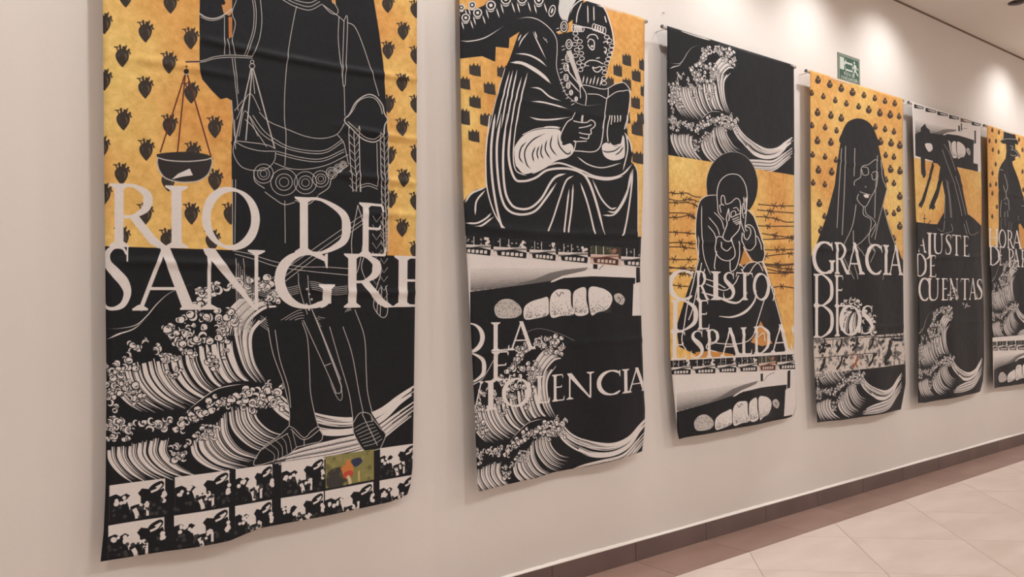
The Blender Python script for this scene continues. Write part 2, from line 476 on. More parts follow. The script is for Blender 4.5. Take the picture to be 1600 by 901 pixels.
# ---- prints shared by several banners -------------------------------------------------------
def stripes(a, A, B, n, w, col=PAPER, seed=0, taper=0.3, jit=0.25, back=None):
    A = catmull(P(A), 8); B = catmull(P(B), 8)
    r = random.Random(seed)
    s = np.linspace(0, 1, 30)
    ra = np.stack([np.interp(s, np.linspace(0, 1, len(A)), A[:, i]) for i in (0, 1)], 1)
    rb = np.stack([np.interp(s, np.linspace(0, 1, len(B)), B[:, i]) for i in (0, 1)], 1)
    if back is not None: a.fill_tex(a.tex(np.vstack([ra, rb[::-1]])), back)
    m = int(n * 1.25)
    gap = math.hypot(*(ra[12] - rb[12])) / m
    for i in range(m):
        t = (i + 0.5 + r.uniform(-jit, jit)) / m
        p = ra * (1 - t) + rb * t
        k = i % 5
        if k == 4 and r.random() < .7: continue
        i0 = int(r.uniform(0, 3)); i1 = 30 - int(r.uniform(0, 7 if k else 2))
        ww = {0: gap * 1.75, 1: gap * .42, 2: gap * .95, 3: gap * .38, 4: gap * .5}[k] * r.uniform(.8, 1.2)
        ww = min(ww, w[1] * 2.4)
        if taper <= .2: a.line(p[i0:i1:2], [ww * .5, ww, ww * 1.1, ww, ww * .5], col)
        else: a.line(p[i0:i1:2], [ww * .75, ww * 1.05, ww, ww * .8, ww * .5, ww * .12], col)

def foam(a, pts, n, r0, r1, seed, spread=22):
    """rounded curls of spray: pale lobes with dark cores and hooked tails"""
    r = random.Random(seed); p = P(pts)
    for i in range(int(n * 1.9)):
        c = p[i % len(p)] if i < len(p) else p[r.randrange(len(p))]
        x, y = c[0] + r.gauss(0, spread) * (i >= len(p)), c[1] + r.gauss(0, spread * .75) * (i >= len(p))
        R = r.uniform(r0, r1) * .82; ang = r.uniform(0, 6.28)
        k = r.random()
        if k < .45:      # lobe
            t = np.linspace(0, 2 * math.pi, 7, endpoint=False) + ang
            rr = np.array([R * r.uniform(.7, 1.12) for _ in t])
            q = np.stack([x + rr * np.cos(t), y + rr * np.sin(t) * .85], 1)
            a.poly((q - [x, y]) * 1.28 + [x, y], INK, True); a.poly(q, PAPER, True)
            u = np.linspace(ang, ang + r.uniform(1.8, 3.4), 6)
            a.line(np.stack([x + R * .5 * np.cos(u), y + R * .45 * np.sin(u)], 1), R * .3, INK, taper=.4)
        else:            # hook
            u = np.linspace(ang, ang + r.uniform(2.6, 4.6), 8); g = np.linspace(1.15, .45, 8)
            q = np.stack([x + R * g * np.cos(u), y + R * g * np.sin(u)], 1)
            a.line(q, [R * .5, R * .95, R * .75, R * .3], INK); a.line(q, [R * .2, R * .62, R * .45, R * .12], PAPER)

def swell(a, dz, crest=True, low=True, seed=11):
    """a stylised striped sea with rounded foam, drawn in the coordinates of the first banner"""
    sv = (a.src, a.dz, a.v)
    a.src = 0; a.dz = dz; a.view(150, 480, 3.004)
    q = seed
    if crest:
        stripes(a, '55,300 90,380 150,450 230,500', '215,250 240,340 310,420 420,480', 16, (3, 9), seed=q)
        stripes(a, '215,255 240,340 310,420 440,490', '640,140 650,220 690,310 760,360', 26, (3, 11), seed=q + 1)
        stripes(a, '640,60 660,170 700,290 770,370', '810,40 735,120 742,250 805,360', 11, (4, 10), seed=q + 2)
        stripes(a, '560,150 590,60 680,-40 760,-70', '700,150 720,70 790,10 850,0', 14, (3, 7), seed=q + 3, taper=.2)
        a.line('55,100 120,98 190,82 240,40 290,-20 350,-70 450,-110', 5, taper=.4)
        a.line('55,150 110,125 180,100 240,50', [12, 6, 3], taper=.3)
        foam(a, '70,290 100,265 150,245 190,200 240,170 290,200 330,225 130,300 80,320', 26, 12, 24, q + 4, 18)
        foam(a, '360,110 420,50 480,-10 520,50 590,60 640,40 600,110 540,150 470,160 400,170 430,110 500,-60 560,-90 640,-110 720,-125 790,-110 840,-60 700,-90 760,-60', 96, 12, 27, q + 5, 22)
        foam(a, '350,240 380,290 370,320 460,220 530,250 600,215 420,210 560,280', 26, 10, 20, q + 6, 18)
        foam(a, '75,350 110,400 170,380 200,420 70,420 120,350 90,470', 34, 12, 24, q + 7, 20)
    if low:
        a.poly('400,500 470,450 540,395 620,355 700,345 800,360 850,400 800,450 620,440 520,490', INK, True)
        a.line('410,500 480,440 560,385 640,365 700,360', 4, taper=.3)
        stripes(a, '55,660 65,720 110,780 175,830', '360,600 350,680 420,750 540,790', 24, (4, 13), seed=q + 8)
        stripes(a, '440,640 460,700 530,750 640,780', '620,480 630,580 690,660 810,700', 20, (4, 13), seed=q + 9)
        stripes(a, '620,470 640,570 720,650 830,690', '740,440 760,520 830,580 930,600', 18, (3, 9), seed=q + 10)
        stripes(a, '800,430 860,500 960,560 1080,600', '850,395 930,460 1050,500 1220,520', 9, (4, 12), seed=q + 11)
        stripes(a, '960,470 1100,505 1220,515 1340,480 1440,410 1520,355', '960,560 1060,605 1200,600 1340,545 1430,460 1520,400', 6, (9, 22), seed=q + 12, taper=.15)
        stripes(a, '860,700 980,655 1130,620 1290,585 1420,500 1520,430', '830,740 980,725 1150,700 1300,655 1430,560 1520,490', 13, (2.5, 6), seed=q + 13, taper=.12)
        foam(a, '70,560 110,545 150,570 230,540 290,560 330,545 400,545 460,515 500,490 560,470 600,445 650,430 700,385 730,440 770,420 800,375 840,400 830,450 770,460 690,450', 84, 13, 27, q + 14, 18)
        foam(a, '370,720 390,690 380,660 430,640 480,600 540,590 520,560 90,600 150,610', 30, 10, 20, q + 15, 17)
    a.src, a.dz, a.v = sv

def thumbs(a, y0, y1, xs, tint=4, seed=3, slope=0.075):
    """row of small contact-print pictures with a gap between them (view units)"""
    r = random.Random(seed)
    for i in range(len(xs) - 1):
        x0, x1 = xs[i], xs[i + 1]; w = x1 - x0
        def q(u, v): 
            x = x0 + w * u; return (x, y0 + (y1 - y0) * v + (x - xs[0]) * slope)
        pale = (214, 206, 200) if i != tint else (205, 182, 170); dark = INK if i != tint else (74, 46, 40)
        a.poly([q(0, 0), q(1, 0), q(1, 1), q(0, 1)], pale)
        a.poly([q(0, 0), q(1, 0), q(1, .36), q(.5, .44), q(0, .46)], INK if i != tint else (60, 62, 48))
        for k in range(9):
            u = r.random(); v = .1 + .3 * r.random(); x, y = q(u, v); a.disc(x, y, w * .03, (150, 146, 142) if i != tint else (120, 104, 84), n=8)
        for u in (.18, .42):
            a.line([q(u, 0), q(u, .45)], w * .022, (216, 210, 204), smooth=False)
        for k in range(5):
            x, y = q(.72 + .15 * r.random(), .05 + .35 * r.random()); a.disc(x, y, w * .05, (216, 208, 202) if i != tint else (160, 110, 90), n=8)
        a.poly([q(.92, 0), q(1, 0), q(1, .62), q(.92, .62)], dark)
        a.poly([q(0, .62), q(.35, .58), q(.6, .47), q(.92, .43), q(.92, .52), q(.5, .6), q(0, .72)], (120, 116, 112) if i != tint else (150, 112, 98))
        a.poly([q(.08, .68), q(.55, .55), q(.92, .66), q(.9, .97), q(.12, .92)], dark)
        for k in range(5):
            u = .22 + k * .125; a.poly([q(u, .72), q(u + .09, .69), q(u + .09, .88), q(u, .89)], pale)

def lips(a, dz, row=True, seed=5, rdz=0.0):
    """enlarged halftone picture of an open mouth, drawn in the coordinates of the second banner"""
    sv = (a.src, a.dz, a.v)
    a.src = 1; a.dz = dz; a.view(700, 360, 4.097)
    a.poly('90,150 1260,190 1260,560 90,600', PAPER)
    # halftone shade over the upper lip
    r = random.Random(seed)
    for j in range(34):
        for i in range(96):
            x = 140 + i * 10.5 + (j % 2) * 5.2; y = 205 + j * 5.4 + i * .2
            edge = 385 - (x - 135) * .098
            if y > edge + 4 or y < 200 or (x > 930): continue
            t = np.clip(1 - (edge - y) / (150 - 80 * (x - 140) / 800.0), 0, 1)
            if t <= .04: continue
            a.disc(x, y, 1.0 + 3.0 * t, (52, 50, 50), n=6)
    a.poly('430,345 560,310 660,270 760,250 900,235 880,262 740,290 665,322 560,335', (96, 92, 90), alpha=.75)
    a.poly('135,392 300,372 480,348 665,322 740,305 940,293 1200,303 1195,380 1185,470 1180,545 1260,543 1260,640 135,640', INK)
    a.poly('665,325 740,290 860,262 1000,225 1060,200 1160,195 1205,205 1203,303 940,290 745,303 680,330', PAPER)
    a.line('665,330 700,312 745,303', 8)
    a.poly('932,185 958,188 958,246 932,244', INK); a.poly('1205,200 1232,195 1232,330 1205,335', INK)
    a.poly('1188,340 1240,350 1240,543 1180,545', PAPER)
    a.line('965,250 1010,212 1080,195', 3, INK)
    # teeth
    T_ = [('300,495 340,455 400,452 455,490 465,530 430,555 350,560 310,545', 1), ('490,500 530,465 600,445 642,440 648,500 640,540 560,560 495,562', 0),
          ('665,440 700,395 745,388 790,400 795,470 812,530 740,540 670,545', 0), ('812,420 840,385 885,380 890,450 900,525 825,530', 0),
          ('910,385 980,380 1035,410 1048,450 1020,500 960,520 922,528', 0), ('1065,420 1100,410 1130,440 1115,475 1075,455', 1)]
    for s, g in T_:
        p = P(s); c = p.mean(0); p = (p - c) * [1.05, 1.13] + c + [0, -4]
        a.poly(p, PAPER if not g else (192, 185, 180), True)
        x0, x1, y0, y1 = p[:, 0].min(), p[:, 0].max(), p[:, 1].min(), p[:, 1].max()
        for k in range(int((x1 - x0) * (y1 - y0) / (60 if not g else 70))):
            x = r.uniform(x0 + 10, x1 - 10); v = r.random(); v = v ** .45 if not g else v
            y = y0 + (y1 - y0) * (.12 + .82 * v)
            e = abs((x - c[0]) / (x1 - x0)) * 2
            if r.random() < (.15 + .75 * max(0, v - .62) * 2.6 if not g else .55) * (1.1 - .5 * (e < .5)): a.disc(x, y, 2.3, (78, 76, 76), n=6)
    a.line('700,395 720,420 735,395 752,405', 4, INK); a.line('1085,425 1105,440 1095,460', 4, INK)
    a.dz = dz + rdz
    if row: thumbs(a, 32, 150, [70, 288, 520, 712, 915, 1108, 1310], 4)
    a.src, a.dz, a.v = sv

def heart(a, x, y, s, col=(58, 50, 44)):
    a.poly(np.array([(x - .52 * s, y - .3 * s), (x - .2 * s, y - .62 * s), (x + .25 * s, y - .6 * s), (x + .52 * s, y - .25 * s), (x + .45 * s, y + .25 * s), (x + .15 * s, y + .7 * s), (x, y + .82 * s), (x - .3 * s, y + .5 * s), (x - .52 * s, y + .1 * s)]), col, True)
    for dx, dy, w in ((-.5, -.82, .1), (-.2, -.98, .17), (.14, -.86, .24), (.34, -.95, .1), (.6, -.62, .16)):
        a.line([(x + dx * .6 * s, y - .4 * s), (x + dx * s, y + dy * s)], w * s, col, smooth=False)
    a.line([(x - .3 * s, y - .8 * s), (x - .68 * s, y - .8 * s)], .09 * s, col, smooth=False)
    a.line([(x + .5 * s, y - .5 * s), (x + .66 * s, y - .2 * s)], .12 * s, col, smooth=False)
    a.line([(x + .12 * s, y - .3 * s), (x + .3 * s, y), (x + .22 * s, y + .4 * s)], .1 * s, (104, 88, 70), taper=.3)
    a.line([(x - .25 * s, y - .3 * s), (x - .3 * s, y + .1 * s)], .07 * s, (84, 72, 60), taper=.3)

def castle(a, x, y, w, h, col=(60, 54, 50)):
    a.poly([(x - w * .5, y - h * .22), (x - w * .44, y - h * .42), (x - w * .34, y - h * .26), (x - w * .22, y - h * .3), (x - w * .1, y - h * .48), (x + w * .0, y - h * .3), (x + w * .12, y - h * .26), (x + w * .22, y - h * .46), (x + w * .34, y - h * .2), (x + w * .46, y - h * .34),
            (x + w * .5, y + h * .5), (x - w * .1, y + h * .42), (x - w * .48, y + h * .3)], col)

def fruit(a, x, y, r, col=(58, 44, 40)):
    a.disc(x, y + r * .2, r, col, r * 1.1, 14)
    a.poly([(x - .35 * r, y - .7 * r), (x - .5 * r, y - 1.7 * r), (x, y - 1.25 * r), (x + .45 * r, y - 1.6 * r), (x + .35 * r, y - .7 * r)], col)
    a.line([(x - .3 * r, y - .1 * r), (x + .2 * r, y - .3 * r), (x + .75 * r, y - .1 * r)], .28 * r, (190, 150, 84), taper=.2)
    a.line([(x + .15 * r, y + .2 * r), (x + .3 * r, y + .6 * r)], .2 * r, (140, 106, 66), taper=.2)

# ------------------------------------------------------------------ artwork of each banner
def snapshots(a, u0, z0, u1, z1, colour=False, seed=1):
    """one small contact print: pale sky, dark ground, pale figure with two pale poles (metric)"""
    r = random.Random(seed); v = a.v; a.v = None; w = u1 - u0; h = z1 - z0
    def q(*pts): return [(u0 + w * x, z1 - h * y) for x, y in pts]
    sky, gr, fig = (PAPER, INK, PAPER) if not colour else ((142, 136, 88), (84, 84, 60), (200, 124, 66))
    a.poly(q((0, 0), (1, 0), (1, 1), (0, 1)), sky if not colour else (134, 130, 80))
    if not colour: a.poly(q((0, .3), (.12, .26), (.2, .34), (.3, .28), (.42, .4), (.52, .3), (.58, .2), (.72, .25), (.8, .18), (.9, .3), (.97, .26), (1, .4), (1.02, 1.02), (0, 1.02)), gr)
    else:
        a.poly(q((.05, .5), (.3, .4), (.45, .55), (.4, .95), (.05, .98)), (62, 60, 56), True)
        a.poly(q((.52, .25), (.7, .2), (.75, .35), (.6, .48)), (52, 56, 84), True)
        for k in range(26): a.disc(*q((r.random(), r.random()))[0], .012 * r.uniform(.5, 1), (150, 140, 90) if r.random() < .5 else (96, 92, 60), n=7, alpha=.6)
    a.poly(q((.3, .45), (.36, .36), (.5, .3), (.56, .42), (.56, .62), (.48, .7), (.36, .74), (.33, .58)), fig)
    a.poly(q((.4, .25), (.47, .2), (.51, .28), (.44, .34)), fig, True)
    if colour: a.poly(q((.36, .62), (.5, .56), (.56, .68), (.46, .82), (.38, .78)), (186, 74, 60), True)
    else: a.poly(q((.38, .66), (.56, .62), (.62, .74), (.5, .8), (.4, .76)), gr, True)
    a.line(q((.44, .72), (.48, .85), (.5, 1.0)), .014, PAPER if not colour else (206, 190, 150))
    a.line(q((.68, .62), (.68, .97)), .009, PAPER if not colour else (190, 170, 110), smooth=False)
    if not colour:
        a.line(q((.72, .3), (.78, .18), (.92, .1), (.94, .18), (.84, .3), (.74, .34)), .011, INK, closed=True)
        a.line(q((.74, .33), (.86, .27), (.94, .14)), .008, PAPER)
        for k in range(7): a.disc(*q((.06 + .26 * r.random(), .32 + .22 * r.random()))[0], .009 * r.uniform(.5, 1), PAPER, n=7)
        for k in range(8): a.disc(*q((.55 + .14 * r.random(), .55 + .22 * r.random()))[0], .006, PAPER, n=6)
        for k in range(6): a.disc(*q((.95 + .05 * r.random(), .4 + .25 * r.random()))[0], .008, PAPER, n=6)
        for k in range(20): a.disc(*q((r.random(), .55 + .43 * r.random()))[0], .008 * r.uniform(.4, 1), (58, 58, 58), n=6)
    a.v = v

def art1():
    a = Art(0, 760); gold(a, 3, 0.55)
    a.view(150, 0, 3.004)
    for s in ('350,15 233,150 445,183 125,265 343,297 232,413 447,437 130,562 346,590 558,600 237,705 455,720 122,818 558,848 40,110 40,375 340,850 140,-15 30,690',
              '1370,20 1443,148 1372,238 1437,390 1375,490 1437,600 1445,838 1380,730 1503,260 1503,490 1503,45 1505,725'):
        for x, y in P(s): heart(a, x, y, 58 if x < 700 else 48)
    a.view(150, 280, 3.004)
    for x, y in P('232,165 447,165 125,275 335,285 545,290 630,165 40,70'): heart(a, x, y, 58)
    for x, y in P('1440,230 1385,95 1503,105 1505,335'): heart(a, x, y, 48)
    a.rect(-.05, 1.3, .4, 1.5605, INK)
    swell(a, 0.0)
    # ---- armoured figure
    a.view(150, 0, 3.004)
    a.poly('498,-420 487,60 487,330 500,372 545,425 585,465 615,458 636,470 642,560 636,720 640,1170 700,1180 1370,1200 1372,700 1365,520 1350,300 1330,150 1305,0 1240,-200 1150,-420', INK)
    a.poly('590,20 612,-10 640,-10 640,55 628,75 600,62', (196, 140, 84)); a.poly('622,80 640,78 640,172 624,182', (190, 120, 62))
    a.poly('1100,-20 1122,-20 1126,22 1108,14', (200, 150, 90)); a.disc(598, 12, 10, INK); a.disc(620, 105, 3, INK, 18)
    w = 3.6; c = (190, 185, 180); k = dict(col=c)
    a.lines(7, '485,62 520,82 560,86 600,70 640,40', **k); a.lines(3.4, '492,78 530,94 570,92 604,76', **k)
    a.lines(w, '604,76 604,255', '618,180 630,255', '660,0 640,60 655,110 640,190 655,260', '735,0 742,60 735,150 697,258', '745,0 752,60 745,150 707,262', '772,0 778,100 765,190 733,265', **k)
    a.lines(w, '940,30 925,100 900,250 885,420 883,560 890,640 884,780', '875,0 930,30 1000,48 1060,20', '890,-5 940,18 1000,32 1050,8', '905,-8 950,6 1000,14 1040,-2', **k)
    a.lines(w, '1062,22 1100,60 1130,66 1135,45 1115,10', '1062,22 1140,78 1165,100', '1165,92 1181,95 1170,400', '1165,92 1158,300 1160,398 1170,400', '1140,80 1138,200 1160,390', '1181,105 1215,125 1250,200 1300,350 1330,450', '1165,400 1168,545', **k)
    # elbow guard
    a.lines(6, '1168,555 1190,535 1220,480 1270,445 1310,450 1345,490 1355,530 1370,560 1358,585 1345,640 1310,665 1260,655 1215,620 1170,575 1168,555', **k)
    a.lines(4, '1180,550 1205,520 1232,475 1275,455 1310,462 1335,495 1346,535', '1182,570 1225,612 1265,643 1308,652 1338,630', **k)
    # scale beam, cords and bowls
    a.lines(3.8, '420,288 500,283 560,265 640,258 735,265', '420,293 500,290 560,274 640,268 735,273', **k)
    a.line('420,290 490,288', 7, (84, 40, 34)); a.ring(733, 290, 8, 4, c); a.disc(733, 310, 10, INK); a.ring(733, 310, 12, 4, c); a.disc(424, 335, 12, (44, 40, 40)); a.disc(424, 313, 5, (60, 50, 46)); a.line('412,345 424,352 436,345', 4, c)
    a.lines(6.5, '418,350 302,715', '420,350 383,715', '430,350 540,735', col=(96, 44, 34), smooth=False)
    a.lines(6, '728,322 655,660', '733,322 703,660', '738,322 838,700', smooth=False, **k)
    a.poly('287,735 300,720 410,712 500,720 543,738 545,770 525,820 480,848 410,855 345,845 305,810', (46, 42, 42), True); a.lines(6, '287,738 340,752 430,757 510,750 543,740', '290,740 290,780 320,830 370,850 420,855 480,848 525,818 545,765 541,742', **k)
    a.poly('355,842 385,815 440,790 455,822 400,830', PAPER)
    a.poly('650,660 840,700 845,740 820,790 770,800 700,795 655,745 645,700', INK, True); a.lines(3.8, '650,660 720,668 800,680 840,698', '650,662 700,690 770,708 840,710', '650,665 645,720 680,780 740,800 800,792 835,755 842,710', **k)
    # belt of the armour
    a.lines(w, '765,525 810,570 890,605 980,640 1060,650 1130,630 1165,580', '722,545 770,620 830,665 900,700 1000,720 1080,715 1160,665', '735,540 785,612 840,655 905,690 1000,708 1080,703 1155,655', '700,560 740,600 800,690', '845,710 960,740 1060,745 1165,700', '845,722 960,752 1060,757 1165,712', '835,765 900,790 980,795 1080,775 1185,725', '1130,630 1160,665 1170,700 1185,770', '745,440 735,340', '660,560 720,440 770,520', '670,640 700,520 760,640', '650,520 690,470', **k)
    for x, y, r in ((785, 815, 45), (880, 855, 62), (980, 858, 52), (1052, 840, 38), (1103, 812, 26), (1136, 790, 20), (1160, 772, 16)):
        a.ring(x, y, r, 3.4, c); a.ring(x, y, r * .62, 3.4, c); a.ring(x, y, r * .35, 2.8, c)
    a.lines(4, '740,800 745,850 790,885', '790,900 830,930 880,960 930,950', '930,940 990,960 1040,920', '1040,915 1090,880 1110,830 1185,775', **k)
    # hanging braids
    for x0, x1, y0, y1 in ((1185, 1235, 590, 900), (1335, 1372, 620, 1180)):
        a.lines(4, f'{x0},{y0} {x0 + 8},{(y0 + y1) // 2} {x0 + 22},{y1}', f'{x1},{y0} {x1 + 4},{(y0 + y1) // 2} {x1 + 6},{y1}', f'{(x0 + x1) // 2},{y0 + 20} {(x0 + x1) // 2 + 14},{y1}', **k)
        for y in range(y0 + 20, y1, 34): a.lines(3.5, f'{x0 + 4},{y - 14} {(x0 + x1) // 2 + 6},{y + 14} {x1},{y - 14}', smooth=False, **k)
    a.lines(w, '1235,640 1240,800 1245,900', '1320,670 1325,870', '1240,870 1280,860 1325,875', '1240,882 1280,872 1325,887', **k)
    a.lines(w, '637,470 650,640', '650,560 655,700', '640,272 660,440 668,520', '652,272 668,440', **k)
    # ---- skirt, scabbard and legs
    a.view(150, 280, 3.004)
    a.poly('655,560 800,520 800,640 780,680 830,700 800,560', INK)
    a.lines(3.4, '883,100 885,300', '640,0 640,330', '655,0 650,300', '640,335 720,350 830,385 960,410 1080,412 1200,420', '650,350 740,375 850,410 1000,432 1190,450', '655,370 660,600 690,720', '690,370 700,500 720,640', **k)
    a.lines(3.4, '1255,165 1000,340 770,510 620,690', '1262,185 1010,360 785,530', '1258,205 1020,375 800,545', **k)
    for i in range(5): a.line(f'760,{505 + i * 9} 830,{520 + i * 9} 940,{500 + i * 9} 1010,{480 + i * 9} 1110,{505 + i * 9} 1180,{500 + i * 9}', 2.8, c)
    for i in range(5): a.line(f'770,{640 + i * 11} 838,{672 + i * 11} 960,{612 + i * 13} 1060,{650 + i * 10} 1150,{640 + i * 12} 1200,{580 + i * 10}', 2.8, c)
    a.poly('938,440 985,430 1040,640 1000,690 960,610', INK); a.lines(3.4, '945,440 965,560 1120,1000 1150,970 1010,610 990,450', '1010,610 1050,700 1150,940', **k)
    for i in range(8): a.disc(985 + (i % 3) * 12, 515 + i * 24, 6, c, n=7)
    a.lines(4, '1230,120 1200,300 1225,440 1260,250 1230,120', '1275,330 1250,420 1310,520 1345,430', '1315,540 1310,600 1350,648 1375,620 1365,500', '1345,500 1340,640', '1330,520 1325,630', **k)
    for y in range(160, 560, 42): a.lines(3, f'1340,{y} 1356,{y + 26} 1374,{y}', f'1300,{y + 10} 1320,{y + 40} 1340,{y + 10}', smooth=False, **k)
    for i in range(9): a.line(f'{655 + i * 10},{380 + i * 14} {665 + i * 9},{560 + i * 8} {690 + i * 4},{700 + i * 3}', 3, c)
    a.view(150, 480, 3.004)
    a.poly('800,60 905,480 905,555 870,590 780,660 738,735 800,730 900,690 940,655 1000,640 1050,630 1062,600 1040,560 1025,500 1005,400 1000,150 960,60', INK)
    a.poly('1040,60 1130,220 1190,400 1210,520 1215,590 1250,660 1280,680 1345,665 1370,600 1300,495 1278,380 1270,150 1215,10', INK)
    a.poly('965,60 1010,10 1150,370 1145,400 1125,400 1100,350', INK)
    a.lines(3.8, '805,95 830,220 880,360 905,480 905,555', '838,105 860,240 900,370 912,470', '965,70 990,150 1000,300 1005,400 1025,500 1042,560', '1095,90 1140,240 1190,400 1210,520', '1160,90 1205,220 1240,400 1262,500', '1218,10 1265,140 1275,300 1282,400 1305,498', '970,60 1110,360 1125,398 1145,402 1152,385 1140,330 1010,10', '1070,275 1102,262', **k)
    a.lines(3.8, '905,555 930,570 975,610 1010,580 1045,560 1062,600 1050,628 1000,640 940,655', '912,570 975,620 1050,572', '975,615 975,650', '905,555 860,600 780,660 738,735 800,730 900,690 940,655', **k)
    for i in range(6): a.line(f'{790 + i * 26},{655 - i * 16} {835 + i * 18},{690 - i * 18} {830 + i * 22},{730 - i * 14}', 2.8, c)
    a.line('780,665 830,630 900,590', 4, c)
    a.lines(3.8, '1210,545 1240,500 1275,495 1300,510 1305,540', '1210,545 1212,585 1250,655 1280,678 1345,665', '1300,515 1345,570 1370,600 1345,665', '1255,500 1330,650', **k)
    for i in range(7): a.line(f'{1215 + i * 8},{570 + i * 14} {1262 + i * 9},{545 + i * 16} {1306 + i * 8},{535 + i * 14}', 2.8, c)
    # ---- two rows of contact prints
    a.rect(-.05, 1.3, .4, .772, INK)
    us = [(.018, .189), (.219, .402), (.424, .56), (.594, .764), (.769, .986), (1.015, 1.18)]
    for i, (u0, u1) in enumerate(us):
        snapshots(a, u0, .660, u1, .781, i == 4, i); snapshots(a, u0 - .003, .528, u1 - .003, .652, False, 20 + i)
    n = noise2(a.H, a.W, 7, 77, 2)
    # ---- title
    a.view(150, 280, 3.004)
    tp, bt = (50, 8, 1370, 118), (50, 318, 1370, 362)
    a.word('RIO', [(48, 345), (318, 438), (496, 768)], (50, 16, 768, 46), (50, 316, 768, 330))
    a.word('DE', [(915, 1195), (1225, 1372)], (915, 80, 1372, 118), (915, 345, 1372, 362))
    a.word('SANGRE', [(20, 172), (175, 490), (480, 800), (840, 1115), (1150, 1410), (1390, 1580)], (50, 305, 1500, 360), (50, 618, 1500, 598), t=.15)
    return a

def art2():
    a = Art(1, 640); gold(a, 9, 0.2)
    a.view(700, 0, 4.506)
    for x, y in P('190,490 115,583 385,505 290,620 190,715 112,808 270,840 1260,418 1197,492 1325,530 1140,580 1320,720 1375,455 1335,890 1385,640 1260,590 1250,820'): castle(a, x, y, 82 if x < 600 else 62, 100)
    a.view(700, 180, 4.097)
    for x, y in P('105,20 240,30 165,130 1210,90 1215,270 1245,20'): castle(a, x, y, 72, 90)
    c = PAPER
    a.view(700, 0, 4.506)
    a.poly('60,60 180,70 250,40 330,-40 420,-160 900,-160 960,0 900,120 780,220 500,225 430,270 425,340 335,330 330,435 240,395 85,412 60,412', INK)
    a.poly('600,110 700,140 780,240 880,220 880,100 930,30 985,5 1050,12 1110,70 1155,210 1165,300 1125,480 1090,580 1130,622 1180,590 1240,582 1280,625 1280,700 1250,905 285,905 340,680 400,480 430,420 490,250 520,190', INK)
    a.poly('785,20 800,-20 905,-20 870,60 850,120 838,165 795,120 780,70', (206, 203, 200), True)
    a.view(700, 180, 4.097)
    a.poly('285,-10 250,160 240,330 245,460 180,475 130,510 90,560 90,800 1215,810 1215,380 1190,315 1172,300 1182,230 1150,130 1142,-10', INK)
    a.view(700, 0, 4.506)
    # tentacle: suckers with drips
    for x, y, r in ((95, 52, 20), (170, 35, 23), (125, 125, 26), (208, 90, 27), (300, 38, 30), (405, -4, 32), (520, -10, 32), (640, 0, 30)):
        a.disc(x, y, r * 1.25, INK); a.ring(x, y, r, 9); a.disc(x, y, r * .42, c)
        a.lines(9, f'{x - r * 1.15},{y + r * .8} {x - r * .5},{y + r * 3.2}', f'{x + r * 1.25},{y + r * .6} {x + r * 2},{y + r * 3.0}', taper=.3)
        a.line(f'{x - r * .9},{y + r * 1.1} {x},{y + r * 1.5} {x + r},{y + r * 1.05}', 8, taper=.3)
    a.disc(735, 75, 24, c, 44, rot=.3); a.disc(735, 75, 17, INK, 36, rot=.3); a.disc(735, 75, 7, c, 20, rot=.3)
    for i, (x, y) in enumerate(P('820,185 855,310 850,405 835,470 835,545 850,600 870,650 905,695')):
        r = 30 - 2.6 * i; a.disc(x, y, r * .8 + 8, INK, r * 1.3 + 8); a.ring(x, y, r * .75, 7, c, r * 1.2); a.ring(x, y, r * .35, 5, c, r * .6)
        a.lines(6, f'{x - r - 28},{y + 18} {x - r},{y + 10}', f'{x - r - 26},{y + 45} {x - r + 4},{y + 30}', taper=.3)
    a.line('80,285 150,290 260,265 390,185', 8, taper=.3)
    a.line('485,135 560,122 640,140 720,200 765,270 772,350 768,470 800,580 850,680 960,740 1085,732', [8, 6, 5, 5, 4, 4], taper=.15)
    # cap and face
    a.lines(8, '945,15 915,90 905,165', '985,35 988,165', '1028,40 1030,150', '1105,110 1118,160', '870,190 940,188 1010,200 1100,235 1160,290', '865,100 880,50 930,5 985,-5 1050,10 1110,70 1155,200 1170,310 1150,380 1125,470', taper=.1)
    for i in range(5): a.ring(888 + i * 15, 196 + i * 2, 12, 6, c, 26 - i * 2); a.ring(1030 + i * 18, 190 + i * 6, 12, 6, c, 24)
    for i, (x, y) in enumerate(P('900,235 905,270 895,310 910,350 900,390 930,290 935,330 940,375 945,410 925,440 935,490 950,460 985,450 1010,435 1120,260 1140,285 1155,320 1150,350 1140,385 1130,415 1120,445 1100,480 1105,510 1100,550 1100,585')):
        a.disc(x, y, 19, INK, 15); a.ring(x, y, 17, 5.5, c, 13)
    a.poly('960,440 1000,420 1060,425 1100,450 1060,470 1000,462', INK); a.lines(8, '965,445 1000,425 1050,428 1095,450', '1020,470 1040,478 1070,468 1085,480 1060,505 1035,500 1018,472', '980,270 1000,245 1040,245 1060,275', '985,300 1000,275 1030,290 1028,345 1005,340 985,310', '995,330 1015,350 1030,345', '1095,300 1115,290 1130,310', '1100,330 1118,345 1110,380', '1045,410 1070,405')
    a.disc(1016, 325, 9, c); a.disc(1108, 365, 8, c)
    for i in range(6): a.line(f'{960 + i * 26},{530 + (i % 3) * 8} {950 + i * 24},{590 + i * 3}', 9, taper=.3)
    a.poly('835,360 870,350 950,600 930,620', (200, 194, 190)); a.lines(8, '835,480 930,600', '850,560 930,650', '840,440 860,520', taper=.2)
    # book
    a.lines(6, '935,690 945,600 1080,625 1128,620 1180,592 1240,582 1280,630 1282,660', '985,660 1060,665 1122,690 1130,620', '1122,690 1180,650 1230,640 1282,660 1255,905', '1120,690 1090,905', '970,740 975,665 945,605', '895,790 885,850 1000,870', '945,810 940,855')
    # robe lines upper
    a.lines(9, '570,222 520,280 495,335', '515,240 490,290', '595,220 640,310 695,420', '610,218 630,270', taper=.3)
